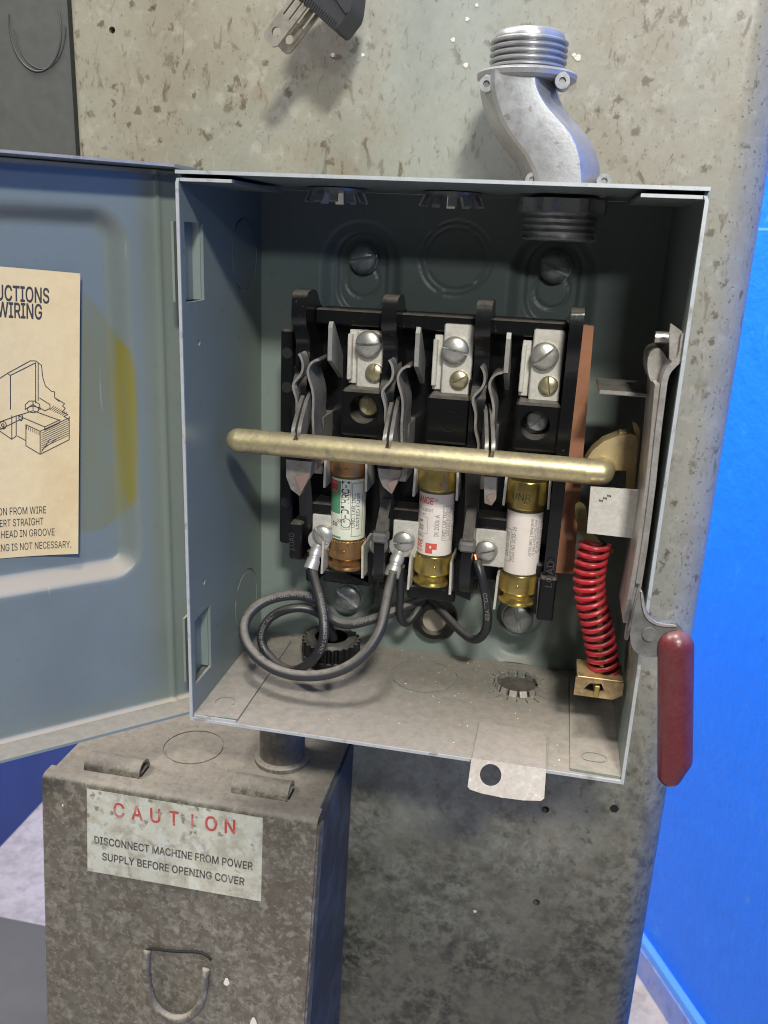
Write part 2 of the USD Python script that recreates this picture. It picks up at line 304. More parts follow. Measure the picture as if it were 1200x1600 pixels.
# blue partition wall that runs from behind the column out to the right
A = V([298.1, 955.2]); D = V([.425, -.905]); D /= np.linalg.norm(D); Nn = V([-D[1], D[0]]); Nn = Nn if Nn @ V([1, 1]) > 0 else -Nn
W0, W1 = A - D * 3000, A + D * 2500
wall = thing('blue_wall', 'bright blue painted wall behind the right edge of the machine column', 'wall', (*A, FZ))
def slab(p, q, off0, off1, z0, z1): return prism([p + Nn * off0, q + Nn * off0, q + Nn * off1, p + Nn * off1], 'z', z0, z1)
obj('wall_surface', slab(W0, W1, 16, 60, FZ, 2200), 'blue_paint', wall)
obj('baseboard', slab(W0, W1, 0, 15.8, FZ, FZ + 52), 'lavender', wall)
obj('baseboard_cap', slab(W0, W1, 3, 15.9, FZ + 52.2, FZ + 66), 'blue_edge', wall)
obj('seam', slab(W0, W1, 15.6, 17, 230, 233), 'blue_edge', wall)
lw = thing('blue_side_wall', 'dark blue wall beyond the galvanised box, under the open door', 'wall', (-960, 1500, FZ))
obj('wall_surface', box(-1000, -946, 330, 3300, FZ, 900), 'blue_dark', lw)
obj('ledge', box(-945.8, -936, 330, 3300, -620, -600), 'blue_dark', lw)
mb = thing('machine_base', 'dark grey machine base low beside the galvanised box', 'machine', (-500, 300, FZ))
obj('base_block', bev(-900, -196, 98, 452, FZ, -600, 6), 'machine_base', mb)
obj('base_flange', bev(-910, -196, 90, 97.6, -700, -640, 2), 'machine_base', mb)
# column of the machine, all the rest hangs on it
col = thing('machine_column', 'tall mottled beige sheet metal machine column with rounded edges', 'machine', (-30, 96, FZ))
YC = 96.0
def corner(cx, cy, r, a0, a1, n=9): return [(cx + r * math.cos(t), cy + r * math.sin(t)) for t in np.radians(np.linspace(a0, a1, n))]
outl = corner(128 - 19, YC + 19, 19, -90, 0) + [(128, 420), (-182, 420)] + corner(-182 + 5, YC + 5, 5, 180, 270, 6)
cm = prism(outl, 'z', FZ, 700)
holes = [((175, 47), 1.5), ((852, 1265), 2.1), ((838, 1410), 2.0), ((960, 1262), 1.6)]
for (a, b), r in holes:
    q = at(a, b, y=YC); cm = cm - cyl((q[0], YC - 3, q[2]), 'y', r, 12, 20)
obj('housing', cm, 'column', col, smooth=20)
for k, ((a, b), r) in enumerate([((960, 1263), 1.9), ((742, 1424), 1.0), ((745, 48), .6)]):
    q = at(a, b, y=YC)
    if k == 0: obj('bolt_head', cyl((q[0], YC - .6, q[2]), 'y', 2.3, 1.2, 6), 'dark_hole', col)
for a, b, r in [(742, 1424, .9), (903, 90, 1.3), (897, 86, .8), (730, 30, .8), (708, 62, .9), (728, 102, 1.0), (520, 86, .9), (567, 86, .7), (745, 8, .7)]:
    q = at(a, b, y=YC); obj('paint_chip', hull([(q[0] + r * math.cos(t) * (1 + .3 * math.sin(3 * t + a)), YC + h, q[2] + r * math.sin(t)) for t in np.linspace(0, 6.2, 9) for h in (-.18, .2)]), 'white_spot', col)
cab = thing('grey_cabinet', 'dark grey steel cabinet edge beside the beige column, above the open door', 'cabinet', (-300, 99, 40))
obj('panel', bev(-700, -184.6, 99, 400, 36, 700, 1.5), 'cabinet_grey', cab)
q = at(55, 40, y=99); ell = [(q[0] + 13 * math.cos(t), 98.8, q[2] + 19 * math.sin(t)) for t in np.linspace(2.9, 6.6, 40)]
obj('scuff_ring', tube(ell, .45, 6), 'machine_base', cab)
obj('scuff_ring', tube([(p[0] + 2.2, p[1], p[2] + 1) for p in V(ell)[4:-4] * V([1, 1, 1]) + 0], .3, 6), 'machine_base', cab)

# ================================================================ SWITCH BOX
HW, BH, BD, T = 90.0, 218.0, 89.3, 1.2
sb = thing('switch_box', 'grey green steel disconnect switch box with its door swung open', 'electrical box', (0, YC, 0))
# back panel with pressed bosses round the mounting screws
nx, nz = 230, 280
X, Z = np.meshgrid(np.linspace(-HW + T, HW - T, nx), np.linspace(T, BH - .02, nz))
Y = np.full_like(X, BD)
def capsule(cx, z0, z1): return np.hypot(X - cx, Z - np.clip(Z, z0, z1))
for cx in (-42, 43):
    d = capsule(cx, 160, 187.5); Y += 3.6 * (1 - sstep(d, 13.5, 19.5))
    d = capsule(cx, 177, 189.5); Y += 1.3 * (1 - sstep(d, 10.6, 12.0))
    d = np.hypot(X - cx, Z - 180.5); Y += .9 * np.exp(-((d - 7.4) / .45) ** 2)
    d = capsule(cx, 18, 27); Y += 3.6 * (1 - sstep(d, 13, 19)); d = np.hypot(X - cx, Z - 26); Y += 1.2 * (1 - sstep(d, 10, 11.5))
for r, gaps in ((15.6, (15, 130, 250)), (13.2, (60, 200, 310))):
    d = np.hypot(X - .4, Z - 192); an = np.degrees(np.arctan2(Z - 192, X - .4)) % 360
    g = np.ones_like(d)
    for q in gaps: g *= sstep(np.abs((an - q + 180) % 360 - 180), 4, 8)
    Y += .8 * g * np.exp(-((d - r) / .42) ** 2)
v, f = grid(X, Z, Y); back = obj('back_panel', (v, f), 'box_paint', sb, smooth=True)
def groove_ring(m, p, axis, r, w=.7, depth=.5, gaps=(), side=1):
    rg = ringz(p, axis, r, w, depth * 2, 56)
    for g in gaps:
        c = MF.cube([4, 4, 4], True); gg = math.radians(g); u, v_ = r * math.cos(gg), r * math.sin(gg)
        rg = rg - c.translate([float(q) for q in (V(p) + {'x': V([0, u, v_]), 'z': V([u, v_, 0])}[axis])])
    return m - rg
ls = box(-HW, -HW + T, .7, BD, T, BH - 1.4) + box(-HW, -HW + T, 3, BD, BH - 1.5, BH - .02)
for z0, z1 in ((173.5, 202), (15, 44.5)): ls = ls - box(-HW - 1, -HW + T + 1, 4, 21.5, z0, z1)
for z0 in (190, 28): ls = groove_ring(ls, (-HW + T - .55, 67, z0), 'x', 15.2, .9, .6, (20, 150, 270))
for zc in (157.7, 57.6): ls = ls - cyl((-HW - 1, 15.4, zc), 'x', 1.3, 4, 14)
left = obj('left_side', ls, 'box_paint', sb)
for z0, z1 in ((173.5, 202), (15, 44.5)):
    arc = strip([(-89.6, 4.6), (-92.5, 6), (-94.5, 9)], 1.0); obj('hinge_tab', [prism(strip([(-90.3, 4.6), (-91.2, 8.5), (-92.2, 11.5)], 1.2), 'z', z0 + .6, z1 - .6)], 'door_paint', left)
    obj('hinge_pocket', [box(-94.4, -93.4, 5, 22, z0, z1), box(-93.4, -90.2, 21.6, 22.4, z0, z1)], 'box_paint', left)
obj('right_side', box(HW - T, HW, .7, BD, T, BH - 1.4) + box(HW - T, HW, 3, BD, BH - 1.5, BH - .02), 'box_paint', sb)
top = box(-HW, HW, .7, BD, BH, BH + T)
topm = obj('top_panel', top, 'box_paint', sb)
fl = box(-HW, HW, .7, BD, 0, T)
for cx in (1.1,): fl = groove_ring(fl, (cx, 64, T - .5), 'z', 15.6, .9, .6, (40, 200))
# radial tears round the plugged hole in the floor
fl = fl - cyl((45, 66.5, -1), 'z', 11.2, 4, 40)
for k in range(20):
    a = k / 20 * 2 * math.pi + .05; r0, r1 = 12.0, 14.6 + 2.4 * rnd.random()
    s = MF.cube([r1 - r0, .55, 3], True).translate([(r0 + r1) / 2, 0, 0]).rotate([0, 0, math.degrees(a)]).translate([45, 66.5, T])
    fl = fl - s
flo = obj('floor_panel', fl, 'box_paint', sb)
lf = prism([(-HW + T, 1.2), (-69.5, 2.2), (-69.8, 80), (-HW + T, 83)], 'z', T + .05, 2 * T)
obj('corner_flange', groove_ring(lf, (-79.5, 14, 2 * T - .45), 'z', 4.2, .5, .5, (250, 280, 310)), 'box_paint', flo)
rf = prism([(69.2, 2.2), (HW - T, 1.4), (HW - T, 83), (69.4, 80)], 'z', T + .05, 2 * T)
rf = rf - (prism(chaik([(73.5, 9), (84, 9), (84, 14), (81, 16), (76, 16), (73.5, 13)], 2), 'z', 2 * T - .4, 4) - prism(chaik([(74.2, 9.7), (83.3, 9.7), (83.3, 13.6), (80.6, 15.3), (76.3, 15.3), (74.2, 12.7)], 2), 'z', 0, 4))
obj('corner_flange', rf, 'box_paint', flo)
for x0, x1 in ((-HW + T, -69), (69, HW - T)): obj('corner_flange', box(x0, x1, .5, 60, BH - T - 1.3, BH - .9 - .5), 'box_paint', topm)
# bright cut edges of the sheets along the opening
for m in (box(-HW, HW, 0, .7, BH, BH + T), box(-HW, HW, 0, .7, 0, T), prism([(-HW - .25, T), (-HW - .1, 8), (-HW, 14), (-HW, BH - 3), (-HW + .6, BH - 1.6), (-HW + T + .6, BH - 1.5), (-HW + T, BH - 3), (-HW + T, T)], 'y', 0, .7),
          prism([(HW - T, T), (HW - T, BH - 3), (HW - T - .6, BH - 1.5), (HW - .6, BH - 1.6), (HW, BH - 3), (HW, T)], 'y', 0, .7), box(-HW + 2, -69, -.1, .5, BH - 2.5, BH - 1.4), box(69, HW - 2, -.1, .5, BH - 2.5, BH - 1.4),
          box(-HW + T + .3, -69.6, .4, 1.1, T + .1, 2 * T)): obj('sheet_edge', m, 'cut_edge', sb)
# hasp tab on the front lip
tabp = prism([(30.6, -2), (59.6, -2), (59.4, 25.8), (31.0, 26.4)], 'z', T + .1, T + 1.7)
bt = prism([(30.4, 1), (59.8, 1), (60.0, -10.2), (58.8, -11.3), (52, -12.1), (44, -12.3), (36, -11.9), (31.2, -11.1), (30.2, -10.2)], 'y', 0, 1.6) - cyl((38.6, -2, -4.4), 'y', 4.2, 6, 30)
bt = bt.rotate([-42, 0, 0]).translate([0, -3.0, 2.6])
obj('hasp_tab', [tabp, bt], 'tab_steel', sb, label='bent hasp tab with a round hole on the lower lip'); 
cr = []
for k in range(230):
    y_ = 88 - abs(rnd.gauss(0, 1)) * 22 if k % 3 else rnd.uniform(3, 86); x_ = rnd.uniform(-66, 67); r = rnd.uniform(.12, .32) * (1.5 if k % 17 == 0 else 1)
    if y_ < 2 or y_ > 88 or math.hypot(x_ + 46, y_ - 69) < 16 or math.hypot(x_ - 45, y_ - 66.5) < 12: continue
    c = trimesh.creation.icosphere(0, r); c.apply_scale([1, 1, .7]); cr.append((c.vertices + [x_, y_, T + r * .4], c.faces))
obj('grit', cr[::2], 'white_spot', flo, kind='stuff'); obj('grit', cr[1::2], 'tan_dust', flo, kind='stuff')
# ---------------- door
DA = math.radians(44); DU = V([-math.cos(DA), -math.sin(DA), 0]); DN = V([math.sin(DA), -math.cos(DA), 0]); DH = V([-94.0, 6, 0])
def dpt(u, z, w): return DH + DU * u + DN * w + V([0, 0, z])
def dat(px, py, w):
    d = RM @ V([(px - 600) / FPX, 1, -(py - 800) / FPX]); P0 = DH + DN * w
    Q = CAM + d * (((P0 - CAM) @ DN) / (d @ DN)); return (Q - DH) @ DU, Q[2]
U, ZZ = np.meshgrid(np.arange(-14.8, 184, 1.0), np.arange(-.2, 220.2, 1.0))
def rrect(u0, u1, z0, z1, r):
    du = np.maximum(np.maximum(u0 + r - U, U - u1 + r), 0); dz = np.maximum(np.maximum(z0 + r - ZZ, ZZ - z1 + r), 0)
    ins = np.maximum(np.maximum(u0 + r - U, U - u1 + r), np.maximum(z0 + r - ZZ, ZZ - z1 + r))
    return np.where((du > 0) | (dz > 0), np.hypot(du, dz), np.minimum(ins, 0)) - r
d = rrect(12, 172, 60.5, 207, 13)
Wd = -13 - 6.5 * sstep(-d, .3, 8.5) * 1.0
Wd -= .5 * sstep(-d, 10, 60)
roll = np.minimum(np.minimum(U + 15, 184 - U), np.minimum(ZZ + .2, 220.2 - ZZ)); Wd = Wd + 1.5 * (1 - sstep(roll, 0, 2.2)) ** 2 + .9 * np.exp(-((U - 1.2) / .9) ** 2)
Pd = DH + U[..., None] * DU + Wd[..., None] * DN; Pd[..., 2] = ZZ
v, f = grid(Pd[..., 0], Pd[..., 2], Pd[..., 1])
stain_px = [(118, 462), (135, 461), (150, 472), (163, 486), (172, 508), (184, 523), (200, 545), (207, 585), (210, 640), (211, 700), (210, 775), (206, 789), (198, 800), (185, 815), (165, 830), (120, 838), (90, 700), (95, 500)]
stain2_px = [(181, 528), (198, 542), (206, 580), (210, 640), (211, 700), (210, 775), (204, 789), (197, 780), (187, 755), (183, 700), (181, 600)]
def poly_d(pts):
    from shapely.geometry import Polygon; from shapely import points, distance, contains
    pg = Polygon([dat(a, b, -17) for a, b in pts]); pp = points(np.c_[U.ravel(), ZZ.ravel()])
    return np.where(contains(pg, pp), -distance(pg.exterior, pp), distance(pg.exterior, pp))
sn = meshkit.fbm(np.c_[U.ravel() * .09, ZZ.ravel() * .035, U.ravel() * 0], 4, 3); s1 = (.22 + .62 * sn) * (1 - sstep(poly_d(stain_px) + 2.4 * (sn - .5), -.7, .7)) ; s2 = np.clip(.55 + .9 * (meshkit.fbm(np.c_[U.ravel() * .5, ZZ.ravel() * .06, U.ravel() * 0], 3, 8) - .3), 0, 1) * (1 - sstep(poly_d(stain2_px), -1, .5))
N = {'g': ('geometry', {}), 's': ('attribute', {'attribute': 'stain'}), 's2': ('attribute', {'attribute': 'stain_heavy'}),
     'n': ('noise_texture', {'scale': 18.0, 'detail': 4.0}), 'r': ('map_range', {'from_min': .5, 'from_max': .7, 'clamp': True}),
     'v': ('noise_texture', {'scale': 420.0, 'detail': 5.0}), 'rv': ('map_range', {'from_min': .58, 'from_max': .75, 'clamp': True, 'to_max': .35}),
     'a': ('mix_color', {'a': (.148, .176, .168), 'b': (.130, .156, .150)}), 'b': ('mix_color', {'b': (.13, .135, .12)}), 'c': ('mix_color', {'b': (.165, .16, .058)}), 'd': ('mix_color', {'b': (.185, .165, .035)}),
     'sx': ('separate_xyz', {}), 'up': ('map_range', {'from_min': .25, 'from_max': .7, 'to_max': .85, 'clamp': True}), 'e': ('mix_color', {'b': (.33, .29, .24)}), 'ro': ('mix_float', {'a': .24, 'b': .85}),
     'mp': ('mapping', {'scale': (1.0, 1.0, .06)}), 'sn': ('noise_texture', {'scale': 340.0, 'detail': 3.0}), 'sr': ('map_range', {'from_min': .70, 'from_max': .75, 'clamp': True, 'to_max': .55}), 'sc': ('mix_color', {'b': (.26, .30, .29)}),
     'bp': ('bump', {'strength': .05, 'distance': .0006}), 'p': ('principled_bsdf', {})}
LOOK['door_inner'] = usdkit.material(stage, '/World/Looks/door_inner', N, [('g.position', 'n.vector'), ('g.position', 'v.vector'), ('n.fac', 'r.value'), ('r.result', 'a.fac'), ('v.fac', 'rv.value'), ('a.result', 'b.a'), ('rv.result', 'b.fac'),
     ('b.result', 'c.a'), ('s.fac', 'c.fac'), ('c.result', 'd.a'), ('s2.fac', 'd.fac'), ('g.normal', 'sx.vector'), ('sx.z', 'up.value'), ('up.result', 'e.fac'), ('g.position', 'mp.vector'), ('mp.vector', 'sn.vector'), ('sn.fac', 'sr.value'), ('sr.result', 'sc.fac'), ('d.result', 'sc.a'), ('sc.result', 'e.a'), ('e.result', 'p.base_color'),
     ('up.result', 'ro.fac'), ('ro.result', 'p.roughness'), ('v.fac', 'bp.height'), ('bp.normal', 'p.normal')], surface='p.BSDF')
door = obj('door', (v, f), 'door_inner', sb, smooth=True)
pv = UsdGeom.PrimvarsAPI(stage.GetPrimAtPath(door))
pv.CreatePrimvar('stain', Sdf.ValueTypeNames.FloatArray, 'vertex').Set(Vt.FloatArray.FromNumpy(s1.ravel().astype(np.float32)))
pv.CreatePrimvar('stain_heavy', Sdf.ValueTypeNames.FloatArray, 'vertex').Set(Vt.FloatArray.FromNumpy(s2.ravel().astype(np.float32)))
def dbox(u0, u1, z0, z1, w0, w1): return hull([dpt(a, b, c) for a in (u0, u1) for b in (z0, z1) for c in (w0, w1)])
obj('skin', dbox(-15, 185, -1.2, 221.2, -22.5, -21.2), 'door_paint', door)
obj('flange', hull([dpt(a, b, c) for a, c in ((-1, 0), (185.4, 0), (185.4, -21), (-15, -21), (-15, -13)) for b in (-1.5, -.3)]), 'door_paint', door); obj('flange', hull([dpt(a, b, c) for a, c in ((-1, 0), (185.4, 0), (185.4, -21), (-15, -21), (-15, -13)) for b in (220.3, 221.5)]), 'door_paint', door)
obj('flange', dbox(-16.2, -15, -.2, 220.2, -21, -12), 'door_paint', door); obj('flange', dbox(184.2, 185.4, -.2, 220.2, -21, 0), 'door_paint', door)
obj('flange_edge', dbox(-1, 185.4, 220.5, 221.4, .05, .4), 'tab_steel', door)
# instruction sheet
lt, lb = V(dat(124, 427, -17.5)), V(dat(121, 864, -17.5)); LUP = (lt - lb) / np.linalg.norm(lt - lb); LR = V([-LUP[1], LUP[0]]); LR = LR if LR[0] < 0 else -LR
Hl = np.linalg.norm(lt - lb); Wl = 92.0
def lp(a, b, h=0.0):                        # a: mm left of the right edge (label plane), b: mm up from the bottom
    uv = lb - LR * a + LUP * b; curl = 2.6 * max(0, 1 - a / 26) ** 2 + .3
    return dpt(uv[0], uv[1], -19.2 + curl + h)
lg = V([[lp(a, b) for a in np.linspace(0, Wl, 24)] for b in np.linspace(0, Hl, 20)])
v, f = grid(lg[..., 0], lg[..., 2], lg[..., 1])
lab = obj('instruction_label', (v, f), 'label_tan', door, smooth=True, label='tan paper wiring instruction sheet')
def lpx(px, py):
    uv = V(dat(px, py, -18)) - lb; return -(uv @ LR), uv @ LUP
def lmap(v, a_right, b0):
    v = v.copy(); w = v[:, 0].max(); return V([lp(a_right + (w - q[0]), b0 + q[1], .06 + q[2]) for q in v])
def ltext(s, ax, hgt, base_px, right_px, bold=True, total=None, width=.6):
    a, b = lpx(*base_px); return txt(s, hgt, None, None, None, width=width, bold=bold, depth=.04, total=total, mapf=lambda v: lmap(v, a, b))
ax = [lpx(x, y) for x, y in ((0, 475), (77, 475), (66, 498), (0, 470), (86, 806))]
pm = lambda p, q: abs(lpx(*p)[0] - lpx(*q)[0])
h1 = abs(lpx(77, 474)[1] - lpx(77, 451)[1])
lett = [ltext('INSTRUCTIONS', None, h1, (77, 474), None, total=pm((77, 474), (0, 474)) * 12 / 6.7), ltext('FOR WIRING', None, h1, (66, 499), None, total=pm((66, 499), (-1, 499)) * 10 / 6.2)]
h2 = abs(lpx(70, 804)[1] - lpx(70, 793)[1])
for s, (a, b), n, tot in (('STRIP INSULATION FROM WIRE', (72, 802), 12, 72), ('INSERT STRAIGHT', (68, 820), 12, 68), ('UNDER HEAD IN GROOVE', (85, 836), 14, 83), ('LOOPING IS NOT NECESSARY.', (110, 854), 20, 110)):
    lett.append(ltext(s, None, h2, (a, b), None, bold=False, total=pm((a, b), (a - tot, b)) * len(s) / n))
obj('lettering', lett, 'print_black', door, smooth=False)
draw = [[(0, 592), (12, 584), (48, 564), (56, 564), (65, 571), (67, 590), (71, 603), (80, 611), (85, 612), (85, 621), (92, 627)], [(12, 584), (17, 587), (17, 640)], [(17, 587), (56, 567)], [(56, 567), (56, 630)], [(60, 568), (60, 626)], [(85, 621), (100, 630)],
        [(40, 640), (40, 633), (46, 627), (55, 627), (62, 632), (63, 640)], [(52, 627), (52, 640)], [(40, 640), (52, 632), (63, 640)], [(62, 622), (78, 632), (78, 638), (70, 642), (60, 636)], [(29, 650), (52, 642), (92, 656), (70, 667), (29, 650)],
        [(41, 664), (41, 697), (63, 710), (107, 686), (107, 650)], [(63, 674), (63, 710)], [(70, 667), (70, 672), (93, 660), (93, 655)], [(41, 664), (63, 674), (107, 652)], [(0, 660), (30, 649)], [(0, 672), (36, 654)], [(19, 687), (19, 650)], [(19, 687), (0, 674)], [(19, 687), (26, 682), (26, 650)], [(28, 682), (41, 689)],
        [(100, 630), (97, 634), (101, 637), (97, 643), (105, 647), (99, 650), (107, 655)]]
th = np.linspace(0, 2 * math.pi, 14)
draw += [[(52 + 9 * math.cos(t), 640 + 5 * math.sin(t)) for t in th], [(5 + 5.5 * math.cos(t), 665 + 6 * math.sin(t)) for t in th], [(5 + 2 * math.cos(t), 665 + 2.4 * math.sin(t)) for t in th], [(33 + 3 * math.cos(t), 653 + 5 * math.sin(t)) for t in th]]
for k in range(10): draw.append([(65, 677 + k * 3.3), (106 - (k > 7) * 14 * (k - 7), 656 + k * 3.3)])
for k in range(8): draw.append([(78 + k * 2.6, 640 + k * 1.2), (84 + k * 2.8, 634 + k * 1.4)])
for k in range(7): draw.append([(42 + k * 3.2, 666 + k * 1.5), (42 + k * 3.2, 671 + k * 1.5)])
dl = []
for k, pl in enumerate(draw):
    P = [lp(*lpx(a, b), .06) for a, b in pl]; dl += line3(P, .30 if k < 26 else .2, DN)
obj('wiring_drawing', dl, 'print_black', door, smooth=False)

# ================================================================ FITTINGS IN AND ON THE BOX
def mscrew(px, py, r, ang, label, y):
    t = thing('mounting_screw', label, 'screw', (at(px, py, y=y)[0], y, at(px, py, y=y)[2]), 'round screws holding the switch box')
    p = at(px, py, y=y); obj('head', screw((p[0], y, p[2]), r, r * .62, ang, slot=r * .26), 'screw_dark', t)
    obj('washer', cyl((p[0], y + .02, p[2]), 'y', r * 1.08, .8, 30), 'screw_dark', t)
mscrew(568, 405, 6.1, 14, 'dark round mounting screw in the upper boss nearest the open door', 90.6)
mscrew(868, 418, 6.3, -27, 'shiny round mounting screw in the boss under the conduit locknut', 90.6)
mscrew(545, 932, 6.6, -35, 'round mounting screw below the bronze capped fuse', 86.5)
mscrew(810, 964, 7.3, -75, 'round mounting screw below the plain white fuse', 80.0)
def seal(cx, cy, zt, up, label):            # snap-in plug: spring tabs inside the hole
    t = thing('knockout_seal', label, 'hole plug', (cx, cy, zt), 'knockout seals')
    s = 1 if up else -1
    obj('cap', revolve([(11.0, 0), (11.0, .5), (9, 1.1), (.01, 1.2)], (cx, cy, zt - (1.6 if not up else -1.0)), 'z'), 'cap_dirt_sleeve_shade', t)
    for k in range(14):
        a = k / 14 * 2 * math.pi + .1; m = MF.cube([1.0, 2.6 + .8 * rnd.random(), 3.8], True).rotate([0, s * (14 + 14 * rnd.random()), 0]).translate([10.4, 0, zt - s * .6 - 0]).rotate([0, 0, math.degrees(a)]).translate([cx, cy, 0])
        obj('spring_tab', m, 'zinc' if .5 < a < 1.9 else 'tab_steel', t)
seal(45, 66.5, T, False, 'snap-in hole plug with bright tabs in the dusty box floor')
def topseal(cx, cy, label):
    t = thing('knockout_seal', label, 'hole plug', (cx, cy, BH), 'knockout seals')
    obj('cap', revolve([(12, 0), (12, 1.2), (.01, 1.4)], (cx, cy, BH - 1.6), 'z'), 'screw_dark', t)
    for k in range(12):
        a = k / 12 * 2 * math.pi + .15; m = MF.cube([.9, 3.4, 5.2], True).rotate([0, -22 - 10 * rnd.random(), 0]).translate([11.5, 0, BH - 3.4]).rotate([0, 0, math.degrees(a)]).translate([cx, cy, 0])
        obj('spring_tab', m, 'screw_dark' if k % 3 else 'zinc', t)
topseal(-46, 58, 'hole plug with claw tabs in the box ceiling nearest the open door'); topseal(1, 58, 'hole plug with claw tabs in the box ceiling next to the conduit locknut')
# black bushing in the floor and black ring at the back
bu = thing('conduit_bushing', 'knurled black plastic bushing on the box floor inside the wire loop', 'bushing', (-46, 69, T))
kn = [((14.2 if k % 4 in (0, 1) else 12.9) * V([math.cos(k / 96 * 2 * math.pi), math.sin(k / 96 * 2 * math.pi)]) + V([-46, 69])) for k in range(96)]
hole = cyl((-46, 69, -5), 'z', 8, 40, 32)
obj('ring', (cyl((-46, 69, T + .1), 'z', 14.3, 3.6, 48) + prism(kn, 'z', T + 3.5, T + 11) + cyl((-46, 69, T + 11), 'z', 12.9, 1.2, 48, 11.8)) - hole, 'black', bu)
obj('throat', cyl((-46, 69, T + .1), 'z', 7.9, 2.5, 32), 'dark_hole', bu)
rb = thing('black_ring', 'dished black plug at the foot of the back panel, behind the hanging wires', 'plug', (1.7, BD, 20.6))
obj('ring', revolve([(11.5, 0), (11.3, 3), (9, 6), (6.8, 6), (5.6, 3), (.01, 2.4)], (1.7, BD - .1, 20.6), '-y'), 'black', rb)
obj('dust', revolve([(5.8, 2.5), (5.9, 3.4), (.01, 3.0)], (1.7, BD - .1, 20.6), '-y'), 'tan_dust', rb)
# offset elbow and its locknut
el = thing('offset_elbow', 'cast grey threaded offset conduit elbow standing on top of the switch box', 'pipe fitting', (44, 60, BH + T))
Le = [(769, 113), (769, 135), (773, 156), (781, 180), (793, 204), (808, 224), (823, 243), (833, 262), (838, 280), (839, 295)]
Re = [(838, 113), (838, 128), (842, 143), (852, 161), (866, 178), (880, 193), (892, 208), (902, 228), (908, 250), (911, 295)]
from scipy.interpolate import interp1d
def edge(pts, y): 
    q = V([at(a, b, y=y) for a, b in pts]); return interp1d(q[:, 2], q[:, 0], fill_value='extrapolate')
le, re_ = edge(Le, 44), edge(Re, 44); secs = []
zs = np.linspace(219.3, 259.5, 22)
for z in zs:
    a, b = float(le(z)), float(re_(z))
    secs.append([(a + 1, 44, z), ((a + b) / 2, 43.4, z), (b - .5, 44, z), (b + .4, 44.8, z), (b + 6.5, 56, z), (b + 7.5, 66, z), (b + 5, 76, z), (b - 3, 79, z), (a - 2, 79, z), (a - 6, 74, z), (a - 6, 62, z), (a - .6, 45.4, z)])
v = V(secs).reshape(-1, 3); n = 12; f = []
for i in range(len(zs) - 1):
    for k in range(n): A_, B_ = i * n + k, i * n + (k + 1) % n; f += [[A_, B_, B_ + n], [A_, B_ + n, A_ + n]]
for k in range(1, n - 1): f += [[0, k + 1, k], [(len(zs) - 1) * n, (len(zs) - 1) * n + k, (len(zs) - 1) * n + k + 1]]
obj('body', (v, V(f)), 'aluminium', el, smooth=24)
ex = 26.3
obj('collar', revolve([(17, 0), (18.6, 1.0), (18.8, 2.6), (17.6, 3.6), (14.5, 4.2)], (ex, 60, 257.4), 'z', 48), 'aluminium', el)
pr = [(14.3, 0)]
for k in range(5): pr += [(13.2, .2 + k * 2.15), (14.5, .9 + k * 2.15), (14.5, 1.45 + k * 2.15), (13.2, 2.2 + k * 2.15)]
pr += [(13.2, 11.2), (12.8, 12.8), (11.5, 13.6), (10.6, 13.2), (10.4, 9), (.01, 9)]
obj('thread', revolve(pr, (ex, 60, 261.2), 'z', 48), 'aluminium', el, smooth=50)
for (a, b), dz in (((760, 131), 1), ((879, 126), 1), ((832, 281), -1), ((944, 283), -1)):
    q = at(a, b, y=46); sg = 1 if a > 850 else -1
    lug = MF.batch_hull([cyl((q[0], 46, q[2]), 'y', 2.7, 8, 20), cyl((q[0] - sg * (1.0 if dz > 0 else 0), 49, q[2] + (1.6 if dz > 0 else -3)), 'y', 2.6, 10, 20)]) - cyl((q[0], 45, q[2]), 'y', 1.25, 6, 16)
    e = obj('screw_ear', lug, 'aluminium', el); obj('set_screw', cyl((q[0], 47, q[2]), 'y', 1.2, 4, 14), 'screw_dark', e)
ln = thing('locknut', 'dark steel locknut and threaded end in the box ceiling under the elbow', 'locknut', (44, 58, BH))
o = [((17.5 if (k // 2) % 2 else 15.6) * V([math.cos(k / 32 * 2 * math.pi), math.sin(k / 32 * 2 * math.pi)]) + V([44, 58])) for k in range(32)]
obj('nut', prism(o, 'z', BH - 6.5, BH - 1.5), 'screw_dark', ln)
pr = [(13.0, 0), (14, .4)]
for k in range(4): pr += [(14.4, .8 + k * 2.4), (13.5, 1.6 + k * 2.4), (13.5, 2.2 + k * 2.4), (14.4, 3.0 + k * 2.4)]
obj('thread', revolve(pr + [(14, 10.6)], (44, 58, BH - 16.8), 'z', 40), 'screw_dark', ln, smooth=50)
# ================================================================ FUSE BLOCK
fb = thing('fuse_block', 'black moulded three pole fuse block in the middle of the open box', 'fuse block', (-3, BD, 40))
PX = [-29.6, 6.8, 43.2]; FX = [-38.0, 2.2, 41.3]
basem = bev(-66, 57, 72, 84, 50, 168, .8) 
obj('base', [basem, bev(-70, -64, 60, 83, 62, 160, .8), bev(48, 57.5, 58, 84, 42, 66, .8), bev(-30, 22, 78, 84, 42, 51, .6)], 'black', fb)
for zc in (150, 135, 82):
    obj('side_hole', cyl((-67, 59.8, zc), 'y', 2.4, .3, 18), 'dark_hole', fb)
